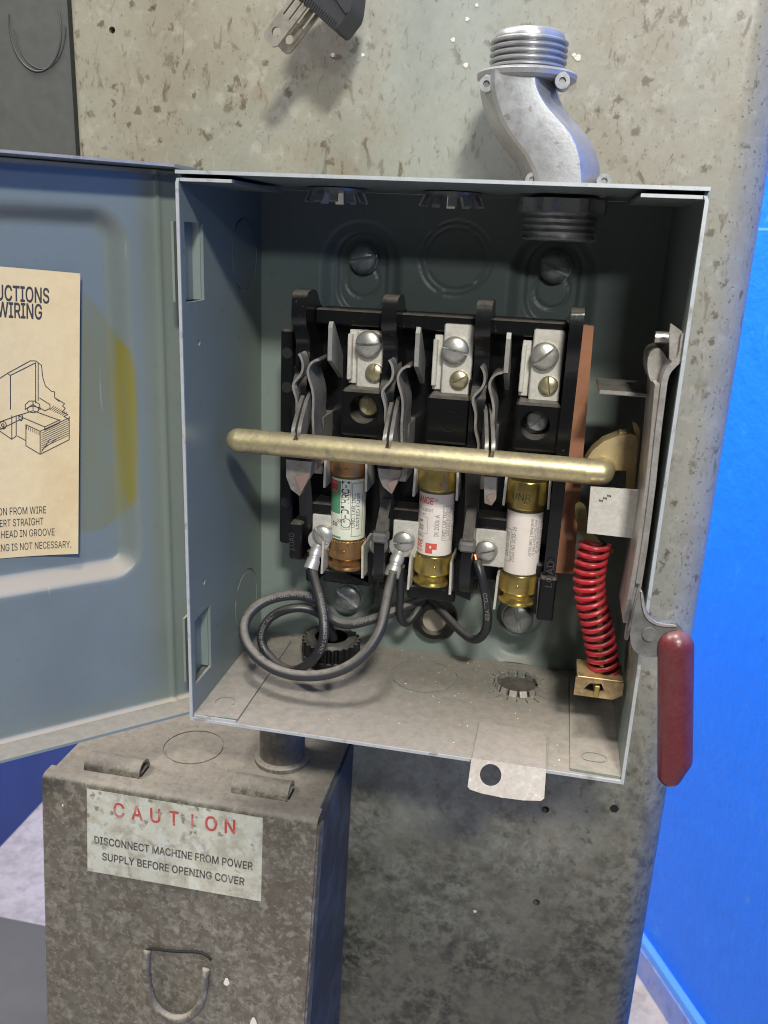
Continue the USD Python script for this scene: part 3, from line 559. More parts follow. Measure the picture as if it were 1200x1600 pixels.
# four upright barriers with hooked tops
prof = [(43.2, 165), (44, 174.5), (46.5, 177.5), (60, 178), (66, 170), (84, 168), (84, 60), (62, 60), (58, 90), (50, 104), (46.5, 112), (45, 128), (45, 136), (47, 141), (50.5, 143), (50, 151), (51, 156), (48.5, 160)]
for k, bx in enumerate((-57.2, -19.6, 18.2, 54.2)):
    pf = prof if k < 3 else [(43.2, 160), (43.5, 174.5), (46, 176.5), (60, 177), (66, 170), (84, 168), (84, 45), (60, 45), (52, 60), (48, 120), (48, 150), (46, 155)]
    w = 3.1 if k < 3 else 2.6
    m = prism(chaik(pf, 2), 'x', bx - w, bx + w)
    obj('barrier', m, 'black', fb, smooth=35)
    if k < 3: obj('stiffener', bev(bx - w - 1.4, bx + w - 1.2, 52, 60, 136, 146, .8), 'black', fb)
# moulded bridge behind the line terminals, boxes over the screws
obj('bridge', [bev(-54, 51, 58, 74, 163.5, 170, .6)], 'black', fb)
for k, x in enumerate(PX):
    wx = x - .9
    cx0, cx1 = x - 9.6, x + 8.6
    body = bev(x - 9.6, x + 8.4, 47.5, 72, 118.5, 138.5, 1.1)
    wc = at(*[(567, 640), (702, 650), (836, 665)][k], y=47.5)
    if k != 1: body = body - cyl((wc[0], 40, wc[2]), 'y', 6.0, 20, 32)
    else: body = body - ringz((wc[0], 47.2, wc[2] - 2), 'y', 4.2, .4, .5)
    wb = obj('terminal_cover', body, 'black', fb)
    if k != 1: obj('well_screw', screw((wc[0] + .8, 58, wc[2] + .6), 4.6, 2.2, [80, 0, 50][k], 'flat', .7), 'screw_gold' if k == 0 else 'screw_dark', wb)
    # line terminal: folded zinc plate with two screws, and the fixed blade at its left
    zt, zb = 168.5, 139.2
    plate = [bev(x - 9.4, x + 7.2, 58.6, 60.6, zb, zt - 6.5, .3), bev(x - 5.2, x + 7.4, 55.2, 60.5, zb - 1.0, zt - (6.6 if k < 1 else 1.5), .5), bev(x - 9.4, x - 7.6, 55, 60, zb + 2, zt - 8, .3)]
    tp = obj('line_terminal', plate, 'zinc_plate', fb)
    obj('screw', screw((x, 55.2, 156.9), 5.6, 4.4, [4, -14, 41][k], slot=1.0), 'zinc', tp)
    s2 = at(*[(584, 583), (717, 594), (857, 603)][k], y=53); obj('screw', screw((s2[0], 55.2, s2[2]), 3.9, 2.6, [83, 30, 98][k], slot=.8), 'screw_gold', tp)
    bl = prism([(46, 150), (46, 163.5), (47.5, 165.8), (49.5, 165), (66, 150), (66, 140)], 'x', x - 15.6, x - 13.8)
    obj('fixed_blade', bl, 'zinc', tp)
    # jaw: two sprung leaves flared at the top
    jx = [-53.5, -15.5, 21.8][k]
    def sc(a, b): return (jx + a, b)
    lf_ = spline([sc(-3.0, 152.5), sc(-1.2, 148.5), sc(-2.0, 144), sc(-5.2, 139.5), sc(-3.9, 134), sc(-3.4, 127), sc(-2.2, 123), sc(-1.8, 118)], 30)
    rf_ = spline([sc(5.6, 150.5), sc(2.6, 149.2), sc(.9, 146), sc(1.8, 141.5), sc(3.3, 136), sc(3.4, 128), sc(4.2, 116), sc(5.0, 104)], 30)
    lv = prism(strip(lf_, 1.0), 'y', 42, 60); rv = prism(strip(rf_, 1.0), 'y', 42.5, 62)
    obj('contact_leaf', lv, 'steel', fb); obj('contact_leaf', rv, 'steel', fb)
    obj('jaw_base', bev(jx - 3.5, jx + 4.5, 56, 74, 98, 124, .5), 'steel', fb)
    # fuse clips
    fx = FX[k]; fz = [53.4, 50.4, 45.9][k]
    for s in (-1, 1):
        obj('lower_clip', prism([(fx + s * 9.0, fz - 1.5), (fx + s * 10.0, fz - 1.5), (fx + s * 9.6, fz + 14), (fx + s * 8.6, fz + 14)], 'y', 53, 72), 'zinc_plate', fb)
        obj('upper_clip', prism([(fx + s * 9.0, 92.5), (fx + s * 10.0, 92.5), (fx + s * 9.6, 109), (fx + s * 8.6, 109)], 'y', 54, 72), 'zinc_plate', fb)
    obj('clip_top', [bev(fx - 7, fx + 7, 55, 70, 110.4, 111.4, .3), bev(fx - 2.6, fx + 2.6, 52, 58, 110.6, 113.4, .4)], 'zinc_plate', fb)
    if k < 2: obj('clip_shelf', bev(fx - 11, fx + 11, 62, 76, fz - 9, fz - 3.0, .5), 'black', fb)
    # load terminal
    lx, lz = [(-48.3, 69.3), (-10.8, 70.4), (26.2, 70.3)][k]
    lt_ = obj('load_terminal', [bev(lx - 5.5, lx + 9.5, 58.5, 60, lz - 8, lz + 9, .3)], 'zinc_plate', fb)
    obj('screw', screw((lx, 58, lz), 4.9, 4.0, [-48, 8, 17][k], slot=.9), 'zinc', lt_)
    obj('terminal_shelf', bev(lx - 7, lx + 8, 60.2, 74, lz - 9, lz + 14, .6), 'black', fb)
# lower barriers that lean forward between the load terminals
for k, (a, b) in enumerate(((596, 838), (733, 852))):
    q = at(a, b, y=44); x = q[0]; z = q[2]
    pf = [(44, z - 2), (46, z + 2), (58, z + 14), (66, z + 20), (80, z + 22), (80, z - 30), (72, z - 34), (50, z - 24), (45, z - 20)]
    obj('barrier', prism(chaik(pf, 2), 'x', x - 3.2, x + 1.4), 'black', fb, smooth=35)
    obj('barrier_cap', bev(x - 4.4, x + 2.6, 42.6, 50, z - 3.2, z + 1.4, 1.0), 'cast_grey', fb)
    obj('foot_web', prism([(x - 20, z - 26), (x + 1, z - 33), (x + 1, z - 12), (x - 20, z - 18)], 'y', 62, 74), 'black', fb)
obj('outer_foot', bev(-64, -58, 56, 80, 56, 74, .8), 'black', fb); obj('outer_foot', bev(-57, -51, 60, 82, 44, 60, .8), 'black', fb)
q = at(450, 845, y=55.9); obj('lettering', [txt('LOAD', 2.6, (q[0] + 3, 55.9, q[2] - 4.0), (0, 0, 1), (-1, 0, 0), total=8, depth=.25)], 'moulded_print', fb, smooth=False)
q = at(863, 915, y=44.8); obj('foot_web', bev(50.5, 57.6, 50, 60, 43, 63, .7), 'black', fb)
q = at(862, 918, y=49.9); obj('lettering', [txt('LOAD', 3.0, (q[0], 49.9, q[2]), (0, 0, 1), (-1, 0, 0), total=12.0, depth=.25)], 'moulded_print', fb, smooth=False)
# switch blades carried by the crossbar
br = thing('switch_bar', 'dull gold round crossbar lying across the three fuses', 'switch bar', (-4, 30, 111))
A0, A1 = V([-78.5, 30, 116.6]), V([69.0, 30, 116.6]); R0 = 5.05
pts = [(A0[0] - R0 * math.cos(t), R0 * math.sin(t)) for t in np.linspace(0, 1.57, 7)]
bm = MF.batch_hull([MF.sphere(R0, 32).translate(list(A0)), MF.sphere(R0, 32).translate(list(A1))]) + MF.batch_hull([MF.sphere(R0, 32).translate(list(A1)), MF.sphere(R0 * .97, 32).translate(list(A1 + V([2.5, 17, -.5])))])
bm = bm - (cyl((63.0, 30, 116.6), 'x', 7, .25, 32) - cyl((62, 30, 116.6), 'x', R0 - .15, 3, 32))
for px in (463, 607, 769):
    q = at(px, 690, y=27); bm = bm - box(q[0] - 1.1, q[0] + 1.1, 26, 40, 118.6, 126)
obj('rod', bm, 'bar', br, smooth=40)
for k, px in enumerate((463, 607, 769)):
    q = at(px - 3, 690, y=28); x = q[0]; jx = [-53.5, -15.5, 21.8][k]
    P = [(28, 121.5), (36, 129), (45, 135.5), (56, 136.5), (58, 128), (48, 125), (41, 119), (37, 113)]
    for s in (-1.3, 1.3):
        m = prism(chaik(P, 2), 'x', -.75, .75); vv, ff = flat(m); vv = vv.copy(); t = np.clip((vv[:, 1] - 30) / 26, 0, 1)[:, None]
        vv[:, 0] += (x + s) * (1 - t[:, 0]) + (jx - 1.0 + s * .8) * t[:, 0]
        obj('contact_arm', (vv, ff), 'steel', br, smooth=40)
    q = at([462, 608, 766][k], 755, y=40); tip = pxprism([[(447, 718), (487, 722), (484, 745), (468, 775), (455, 765), (447, 745)], [(590, 732), (627, 735), (622, 752), (612, 772), (598, 760), (592, 745)], [(756, 744), (776, 746), (775, 780), (768, 790), (757, 786)]][k], 38, 43)
    obj('blade_tip', tip, 'steel' if k == 2 else 'steel', br)
    pt = [[(461, 745), (484, 738), (480, 752), (470, 770)], [(605, 755), (623, 748), (619, 757), (612, 772)], [(760, 775), (774, 770), (771, 786), (767, 789)]][k]
    obj('blade_face', pxprism(pt, 37.4, 37.9), 'copper_tip', br)
# ================================================================ FUSES
def cylmap(cx, cy, r, v, ang0, z0): 
    v = v.copy(); a = math.radians(ang0) + v[:, 0] / r; rr = r + v[:, 2]
    return np.c_[cx + rr * np.sin(a), cy - rr * np.cos(a), z0 + v[:, 1]]
def cyltext(cx, cy, r, s, h, ang0, z0, vert=False, **kw):
    def mp(v):
        if vert: v = np.c_[-v[:, 1], v[:, 0], v[:, 2]]
        if vert == -1: v = np.c_[-v[:, 0] * -1, v[:, 1], v[:, 2]] * V([-1, -1, 1])
        return cylmap(cx, cy, r, v, ang0, z0)
    return txt(s, h, None, None, None, mapf=mp, depth=.05, **kw)
def cylpatch(cx, cy, r, a0, a1, z0, z1, t=.05):
    A_ = np.radians(np.linspace(a0, a1, 10)); v = []
    for z in (z0, z1): v += [(cx + (r + t) * math.sin(a), cy - (r + t) * math.cos(a), z) for a in A_]
    return V(v), V([[i, i + 1, 11 + i] for i in range(9)] + [[i, 11 + i, 10 + i] for i in range(9)])
def cylrect(cx, cy, r, a0, a1, z0, z1, w=.16):
    dw = math.degrees(w / r); return [cylpatch(cx, cy, r, a0, a1, z0, z0 + w), cylpatch(cx, cy, r, a0, a1, z1 - w, z1), cylpatch(cx, cy, r, a0, a0 + dw, z0, z1), cylpatch(cx, cy, r, a1 - dw, a1, z0, z1)]
FY = 62.0
def fuse(k, label, cap, paper):
    x, z0 = FX[k], [53.4, 50.4, 45.9][k]; L_ = 57.5
    t = thing('cartridge_fuse', label, 'fuse', (x, FY, z0), 'cartridge fuses in the block')
    b = obj('barrel', cyl((x, FY, z0 + 10), 'z', 7.9, L_ - 20, 48), paper, t)
    obj('gasket', [cyl((x, FY, z0 + 14.7), 'z', 8.25, .8, 48), cyl((x, FY, z0 + L_ - 13.6), 'z', 8.25, 1.2, 48)], 'olive_brass', t)
    obj('lower_cap', revolve([(7.2, 0), (8.3, .4), (8.6, 1.2), (8.3, 2.2), (7.2, 2.8), (6.7, 3.3), (6.7, 4.6), (7.8, 5.4), (8.6, 6.2), (8.7, 7.5), (8.7, 14), (8.4, 14.7)], (x, FY, z0), 'z', 48), cap, t)
    obj('upper_cap', revolve([(8.4, 0), (8.7, .5), (8.7, 11.6), (8.2, 12.4), (.01, 12.6)], (x, FY, z0 + L_ - 12.4), 'z', 48), cap, t)
    a = math.radians([4, 12, -2][k]); 
    for zz in (z0 + 10.2, z0 + L_ - 9.0): obj('dimple', MF.sphere(.75, 16).translate([x + 8.6 * math.sin(a), FY - 8.6 * math.cos(a), zz]), cap, t)
    if k == 0:
        for q in range(36):
            an = q / 36 * 2 * math.pi
            if -1.7 < ((an + math.pi) % (2 * math.pi)) - math.pi < 1.7: obj('crimp', MF.sphere(.42, 10).translate([x + 8.55 * math.sin(an), FY - 8.55 * math.cos(an), z0 + 14.4]), cap, t)
    return t, x, z0, b
t, x, z0, b = fuse(0, 'bronze capped fuse with a green and cream label', 'bronze', 'paper_cream')
za, zb_ = z0 + 15.6, z0 + 43.8; S = za
rr = 7.9
obj('print', [cylpatch(x, FY, rr, -95, -14, za + 12, zb_ - 1), cylpatch(x, FY, rr, -95, -55, za + 1, za + 4), cylpatch(x, FY, rr, -50, -10, za + .4, za + 1.3)], 'print_green', b, smooth=True)
obj('print', [cylpatch(x, FY, rr + .06, -62, -24, zb_ - 6.5, zb_ - 1.2)], 'print_red', b, smooth=True)
obj('lettering', [cyltext(x, FY, rr, '-D" HRC-I', 3.4, 14, za + 10.5, True, total=17, bold=True), cyltext(x, FY, rr, 'UND. LAB. INC.', 1.8, 36, za + 6, True, total=16), cyltext(x, FY, rr, 'LISTED FUSE', 1.6, 52, za + 5, True, total=17), cyltext(x, FY, rr, 'SER', 1.6, -24, za + 8, total=4), cyltext(x, FY, rr, '30', 1.8, -46, za + 6, total=3, bold=True)] + cylrect(x, FY, rr, 24, 66, za + 1.5, zb_ - 1.5, .2) + cylrect(x, FY, rr, -10, 20, za + 5, zb_ - 1.0, .15)
    + [cylpatch(x, FY, rr, 2, 16, za + 4, za + 9, .02)][:0], 'print_black', b, smooth=False)
obj('lettering', [cyltext(x, FY, rr + .07, 'BUSS', 2.2, -58, zb_ - 5, total=4.4, bold=True)], 'print_black', b, smooth=False)
o = [[(x + 8 * math.sin(math.radians(6) + 2.2 * math.cos(q) / 8), FY - 8.0 * math.cos(math.radians(6) + 2.2 * math.cos(q) / 8), za + 8 + 2.2 * math.sin(q)) for q in th]]
obj('emblem', line3(o[0], .25, (0, -1, 0)), 'print_black', b, smooth=False)
t, x, z0, b = fuse(1, 'brass capped fuse with a white label printed in red', 'brass', 'paper_white')
za, zb_ = z0 + 15.6, z0 + 43.8
obj('print', [cyltext(x, FY, rr, 'FRANCE', 3.0, -84, zb_ - 4.6, total=11.0, bold=True), cyltext(x, FY, rr, 'TM', 1.2, -2, zb_ - 3, total=1.6), cyltext(x, FY, rr, 'FUSE', 3.0, -92, za + 3.2, total=7.8, bold=True), cyltext(x, FY, rr, 'LIMITING', 1.1, -70, za + 1.2, total=5)]
    + [cylpatch(x, FY, rr, -22, 16, za + .9, za + 5.7)], 'print_red', b, smooth=False)
obj('print', [cylpatch(x, FY, rr + .06, 2, 16, za + .9, za + 2.9), cylpatch(x, FY, rr + .06, -8, -2, za + 3.4, za + 4.5)], 'paper_white', b, smooth=True)
obj('lettering', [cyltext(x, FY, rr, 'DUAL ELEMENT', 1.5, -85, zb_ - 8.2, total=11.5), cyltext(x, FY, rr, 'TIME DELAY', 1.3, -85, zb_ - 10.2, total=8), cyltext(x, FY, rr, 'AMP', 1.3, -56, zb_ - 13.5, total=2.6, bold=True), cyltext(x, FY, rr, '30', 2.4, -56, zb_ - 17, total=3, bold=True),
    cyltext(x, FY, rr, 'CLASS RK5', 1.6, -90, zb_ - 20.4, total=8), cyltext(x, FY, rr, '250 V A.C.', 1.4, -90, zb_ - 22.6, total=8.5), cyltext(x, FY, rr, 'IR 200k A', 2.0, 19, za + 9, True, total=10), cyltext(x, FY, rr, 'UND. LAB. INC.', 1.7, 44, za + 8, True, total=13.5), cyltext(x, FY, rr, 'LISTED FUSE', 1.7, 58, za + 9, True, total=11.5), cyltext(x, FY, rr, 'ISSUE NO. DC83-28', 1.5, 82, za + 6, True, total=17)]
    + cylrect(x, FY, rr, -75, -18, zb_ - 18.4, zb_ - 10.8, .16) + cylrect(x, FY, rr, 30, 62, za + 7, za + 23, .16), 'print_grey', b, smooth=False)
t, x, z0, b = fuse(2, 'brass capped fuse with a plain white label of small sideways print', 'brass', 'paper_white')
za, zb_ = z0 + 15.6, z0 + 43.8
obj('lettering', [cyltext(x, FY, rr, 'UND. LAB. INC.', 1.6, -62, za + 7, True, total=12), cyltext(x, FY, rr, 'LISTED FUSE', 1.7, -46, za + 7.5, True, total=11), cyltext(x, FY, rr, 'ISSUE NO. DC03-26', 1.9, -22, za + 5.4, True, total=16)] + cylrect(x, FY, rr, -72, -38, za + 5, za + 20, .16)
    + [cyltext(x, FY, rr, s, 1.3, 22 + 13 * i, zb_ - 2.5 - i * .6, -1, total=17 - i) for i, s in enumerate(('RENEWABLE TIME DELAY', 'PROTECTION TYPE D', 'TO REDUCE RISK OF', 'FIRE REPLACE FUSE'))], 'print_grey', b, smooth=False)
obj('lettering', [cyltext(x, FY, 8.7, 'UNR', 3.0, -44, z0 + 49.5, total=8.5)], 'olive_brass', b, smooth=False)
# fibre board beside the block
fi = thing('fibre_board', 'upright strip of red brown fibre board beside the fuse block', 'insulator', (59.5, BD, 62))
obj('board', [pxprism([(902, 507), (928, 510), (896, 897), (868, 895)], 56, 62)], 'fibre', fi)

# ================================================================ SWITCH MECHANISM
me = thing('switch_mechanism', 'worn steel lever plate with brass cam along the inner right side', 'switch mechanism', (80, 2, 60))
up_line = V([(q[0], q[2]) for q in (at(a_, b_, y=2) for a_, b_ in ((1070, 522), (1067, 545), (1062, 560), (1053, 570), (1044, 580), (1039, 594), (1036, 615), (1031, 655), (1020, 755), (1007, 855), (998, 912)))])
obj('lever_plate', prism(strip(spline(up_line, 50), 2.0), 'y', 2, 38), 'steel', me, smooth=40)
lo_line = V([(q[0], q[2]) for q in (at(a_, b_, y=4) for a_, b_ in ((1027, 600), (1022, 655), (1012, 755), (998, 855), (988, 912), (977, 972)))])
obj('lever_plate', prism(strip(spline(lo_line, 40), 1.7), 'y', 3.2, 30), 'steel', me, smooth=40)
obj('plate_rib', pxprism([(1041, 600), (1035, 655), (1025, 755), (1012, 855), (1003, 912), (992, 968), (981, 1000), (976, 1000), (984, 955), (993, 912), (1003, 853), (1016, 753), (1026, 653), (1031, 600)], 5.0, 9), 'tab_steel', me)
obj('rib_edge', pxprism([(1037, 640), (1024, 755), (1011, 855), (1002, 912), (984, 985), (981, 985), (998, 910), (1007, 854), (1020, 754), (1033, 640)], 4.2, 5.0), 'zinc', me)
obj('lever_top', pxprism([(1011, 578), (1013, 553), (1024, 544), (1033, 545), (1047, 568), (1042, 582), (1034, 598), (1018, 600)], 12, 30, 1), 'steel', me)
obj('pivot_plate', pxprism([(1046, 520), (1048, 505), (1072, 522), (1070, 545), (1062, 562), (1053, 568), (1046, 560)], 4, 6, 0), 'steel', me)
q = at(1044, 528, y=14); obj('pivot_stud', [cyl((q[0] - 4.5, 14, q[2]), 'x', 2.1, 7, 24), cyl((q[0] + 2, 14, q[2]), 'x', 3.0, 1.2, 24)], 'zinc', me)
q0, q1 = at(936, 612, y=26), at(1010, 612, y=26); yb = at(938, 586, z=q0[2])[1]
obj('stop_tab', bev(q0[0], q1[0] + 1, 26, min(yb, 58), q0[2] - .9, q0[2] + .7, .3), 'steel', me)
obj('cam', pxprism([(912, 735), (915, 720), (926, 704), (943, 690), (965, 681), (985, 678), (994, 680), (997, 692), (994, 729), (992, 735)], 36, 46), 'brass_dull', me)
obj('cam_flange', pxprism([(988, 659), (994, 661), (1000, 672), (999, 692), (995, 728), (991, 766), (978, 765), (980, 728), (990, 722), (993, 684)], 37, 39), 'brass_dull', me)
obj('cam_key', pxprism([(968, 675), (984, 675), (985, 681), (968, 682)], 38, 44), 'brass_dull', me)
pad = obj('pad', pxprism(chaik([(923, 762), (1002, 767), (997, 842), (917, 833)], 0), 22, 24), 'zinc_plate', me, label='pale zinc pad with a small ink stamp')
for i in range(9):
    a, b = 936 + i * 2.1, 781 - i * 1.25 + (i % 3) * 1.6
    obj('ink_mark', pxprism([(a, b), (a + 1.6, b - 1), (a + 2.0, b + 2.2), (a + .5, b + 3)], 21.9, 21.97), 'black_ink', pad)
arc_o = [(898, 789), (903, 784), (911, 786), (916, 795), (918, 812), (926, 832), (942, 850), (962, 858), (958, 868), (940, 868), (920, 855), (905, 832), (899, 810)]
obj('cam_arm', pxprism(arc_o, 40, 43, 1), 'olive_brass', me)
# foot bracket for the spring
f0 = at(902, 1056, y=24); f1 = at(985, 1062, y=24); zf = f0[2]
foot = [bev(f0[0], 87.6, 24, 40, zf - 1.5, zf, .3)]
ff = prism([(f0[0] - .6, zf - .2), (87.6, zf - .2), (87.6, zf - 5.5), (84, zf - 8), (f0[0] - .6, zf - 8)], 'y', 22.6, 24) 
q = at(929, 1074, y=22.6); ff = ff - prism([(q[0] - 4.5, q[2] - 1.5), (q[0] - 2, q[2] + 1.6), (q[0] + 2.5, q[2] + 2), (q[0] + 4, q[2] - 1), (q[0] + 1, q[2] - 2.6)], 'y', 20, 26)
obj('spring_foot', foot + [ff], 'gold_foot', me)
obj('foot_strap', pxprism([(983, 1008), (990, 1005), (998, 1020), (994, 1048), (986, 1062), (980, 1062), (984, 1040)], 20, 23), 'gold_foot', me)
sprg = thing('coil_spring', 'red painted coil spring bowed between the cam and the gold foot', 'spring', (75, 34, 25))
cl = spline([at(a, b, y=34) for a, b in ((930, 848), (924, 875), (921, 899), (922, 930), (930, 967), (938, 1004), (943, 1040), (944, 1052))], 200)
T_ = np.gradient(cl, axis=0); T_ /= np.linalg.norm(T_, axis=1)[:, None]; tt = np.linspace(0, 1, 16 * 26); ph = tt * 16.5 * 2 * math.pi
ci = V([np.interp(tt, np.linspace(0, 1, 200), cl[:, i]) for i in range(3)]).T; ti = V([np.interp(tt, np.linspace(0, 1, 200), T_[:, i]) for i in range(3)]).T
e1 = np.cross(ti, [0, 1, 0]); e1 /= np.linalg.norm(e1, axis=1)[:, None]; e2 = np.cross(ti, e1)
obj('coil', tube(ci + 5.6 * (np.cos(ph)[:, None] * e1 + np.sin(ph)[:, None] * e2), 1.1, 10), 'spring_red', sprg, smooth=True)
q = at(936, 900, y=31); q2 = at(931, 1078, y=26)
obj('guide_rod', hull([(q[0] - 1, 33, q[2]), (q[0] + 1, 33, q[2]), (q2[0] + 2 - 1, 33, q2[2] + 3), (q2[0] + 2 + 1, 33, q2[2] + 3), (q[0] - 1, 34, q[2]), (q[0] + 1, 34, q[2]), (q2[0] + 1, 34, q2[2] + 3), (q2[0] + 3, 34, q2[2] + 3)]), 'gold_foot', sprg)
obj('rod_end', bev(q2[0] - .9, q2[0] + 1.1, 21.5, 33, q2[2] - 1, q2[2] + 4, .3), 'brass', sprg)
# handle outside
ha = thing('hand_lever', 'dark red plastic coated lever grip hanging outside the box beside the blue wall', 'lever', (104, -8, 0))
yh = -8
g = [at(1057, 1006, y=yh), at(1054, 1200, y=yh), at(1047, 1208, y=yh), at(1062, 1180, y=yh)]
obj('grip', MF.batch_hull([MF.sphere(6.3, 40).scale([1, .85, 1]).translate(list(g[0] - V([.1, 0, 1]))), MF.sphere(4.5, 40).translate(list(g[2] + V([0, 0, -.6]))), MF.sphere(5.2, 40).translate(list(g[3] + V([-.4, 0, -1.5]))), MF.sphere(6.2, 40).scale([1, .9, 1]).translate(list(g[0] * .6 + g[1] * .4))]), 'grip_red', ha, smooth=True)
arm = chaik([(984, 985), (998, 925), (1005, 925), (1009, 952), (1017, 968), (1030, 974), (1066, 974), (1068, 1004), (1040, 1018), (1026, 1028), (1002, 1026), (986, 1012)], 1)
obj('arm', [pxprism(arm, -8, -5.5)], 'cast_grey', ha)
obj('arm_edge', pxprism(chaik([(1001, 925), (1004, 925), (1007, 950), (1015, 966), (1030, 975), (1056, 977), (1058, 980), (1030, 979), (1012, 970), (1004, 954)], 1), -8.8, -7.9), 'tab_steel', ha)
obj('arm_boss', [cyl((at(1015, 990, y=-8)[0], -9.0, at(1015, 990, y=-8)[2]), 'y', 2.6, 3, 24)], 'cast_grey', ha)

# ================================================================ WIRES
def wire(label, pts, r, mat='wire', texts=(), lug=None):
    P = spline([at(a, b, y=y) for a, b, y in pts], 110)
    t = thing('wire', label, 'wire', P[len(P) // 2], 'black wires at the load terminals')
    ins = obj('insulation', tube(P, r, 16), mat, t, smooth=True)
    L_ = np.r_[0, np.cumsum(np.linalg.norm(np.diff(P, axis=0), axis=1))]
    Tn = np.gradient(P, axis=0); Tn /= np.linalg.norm(Tn, axis=1)[:, None]
    for s, frac, rev, h, off in texts:
        def mp(v):
            s_ = frac * L_[-1] + (v[:, 0] if not rev else -v[:, 0]); c = V([np.interp(s_, L_, P[:, i]) for i in range(3)]).T; tg = V([np.interp(s_, L_, Tn[:, i]) for i in range(3)]).T
            if rev: tg = -tg
            vw = CAM - c; vw /= np.linalg.norm(vw, axis=1)[:, None]; up = np.cross(vw, tg); up /= np.linalg.norm(up, axis=1)[:, None]; o = np.cross(tg, up)
            a = (v[:, 1] - h / 2 + off) / r
            return c + (r + .02 + v[:, 2])[:, None] * (np.cos(a)[:, None] * o + np.sin(a)[:, None] * up)
        obj('lettering', [txt(s, h, None, None, None, mapf=mp, depth=.05, width=1.15)], 'wire_print', ins, smooth=False)
    return t, P
def lug(t, a, b, ya, yb, r):               # crimped ring terminal from the screw to the wire
    A_, B_ = at(*a, y=ya), at(*b, y=yb); d = (B_ - A_) / np.linalg.norm(B_ - A_); n = np.linalg.norm(B_ - A_)
    S_ = [0, .12, .2, .4, .46, .54, .6, .98, 1]; R_ = [r * .7, r * .78, r * .95, r * .98, r * .84, r * .84, r * 1.0, r * 1.1, r * .9]
    obj('lug', tube([A_ + d * n * s for s in S_], R_, 16), 'lug', t, smooth=40)
    obj('lug_ring', ringz((A_[0] - d[0] * 3, A_[1] - .5, A_[2] - d[2] * 3), 'y', 3.6, 3, 1.0), 'lug', t)
t, P = wire('black wire from the first lug that curls down and round behind the big loop', [(487, 884, 51), (490, 900, 48), (496, 920, 44), (502, 945, 38), (506, 972, 33), (505, 1000, 30), (493, 1025, 31), (474, 1042, 37), (450, 1046, 45), (426, 1031, 50), (411, 1010, 53), (409, 988, 55), (421, 967, 57), (446, 953, 58), (474, 950, 60), (497, 958, 62), (513, 975, 66), (522, 1000, 70)], 2.15, 'wire_clean',
    [('SUNLIGHT RESISTANT', .10, False, 1.5, .6), ('TW RESISTANT', .60, False, 1.6, 0.2)])
lug(t, (497, 852), (485, 890), 56, 50, 3.1)
t, P = wire('dusty black wire forming the big loop in the lower corner of the box', [(614, 892, 50), (609, 915, 46), (603, 942, 40), (595, 980, 33), (576, 1014, 28), (541, 1043, 24), (490, 1056, 22), (440, 1050, 23), (402, 1027, 27), (382, 994, 33), (386, 965, 40), (410, 942, 46), (445, 931, 52), (480, 932, 57), (503, 946, 60), (516, 964, 61), (538, 975, 61), (565, 972, 62), (590, 965, 64), (615, 956, 67), (640, 946, 72), (662, 938, 78)], 2.35, 'wire',
    [('TW  OIL AND GASOLINE', .600, False, 1.7, .3), ('600V 1063', .825, False, 1.7, .2)])
lug(t, (624, 862), (611, 902), 56, 50, 3.3)
t, P = wire('stiff dark wire hanging straight beside the middle fuse', [(627, 884, 60), (626, 915, 62), (625, 945, 63), (627, 968, 64), (634, 974, 66), (644, 966, 69), (655, 950, 73), (664, 938, 78)], 1.75, 'wire_clean')
t, P = wire('short black wire from the third terminal with white maker print', [(745, 878, 55), (749, 890, 53), (755, 912, 52), (760, 938, 52), (762, 966, 53), (756, 990, 55), (743, 999, 58), (722, 988, 64), (697, 963, 71), (672, 940, 79)], 2.05, 'wire_clean', [('COLLYER', .18, False, 1.9, -.3)])
obj('bare_end', tube([at(742, 866, y=56), at(745, 880, y=55)], 1.0, 10), 'copper', t)
t, P = wire('dark lug and wire half hidden behind the lower barrier', [(592, 893, 60), (590, 910, 62), (587, 925, 66), (584, 940, 72)], 1.8, 'wire_clean')
lug(t, (594, 862), (591, 898), 58, 60, 2.6)

# ================================================================ JUNCTION BOX BELOW
jb = thing('junction_box', 'mottled galvanised junction box with a caution label under the switch box', 'junction box', (-110, YC, -260))
xs = -38.5
TL, TR = at(68, 1212, y=20), at(495, 1284, y=20)
BL, BR = at(77, 1600, y=9), at(474, 1600, y=9)
def ext(a, b, z): return a + (b - a) * (z - a[2]) / (b[2] - a[2])
BL2, BR2 = ext(TL, BL, -262), ext(TR, BR, -262)
zt = (TL[2] + TR[2]) / 2; TL = V([TL[0], 20, zt]); TR = V([TR[0], 20, zt])
bk = lambda p, dx=0: V([p[0] + dx, YC - .1, p[2]])
inset = V([1.2, 0, 0])
body = hull([TL + inset + V([0, 3, -.0]), TR - inset + V([0, 3, 0]), BL2 + inset + V([0, 4, 0]), BR2 - inset + V([0, 4, 0]), bk(TL + inset), bk(TR - inset), bk(BL2 + inset), bk(BR2 - inset)])
q0 = at(303, 1167, z=zt); body = body - ringz((q0[0], q0[1], zt - .5), 'z', 15.2, .8, 1.0)
obj('body', body, 'jbox', jb)
fN = np.cross(TR - TL, BL2 - TL); fN /= np.linalg.norm(fN); fN = fN if fN[1] < 0 else -fN
rR = (TR - TL) / np.linalg.norm(TR - TL); rU = np.cross(rR, -fN); rU = rU if rU[2] > 0 else -rU
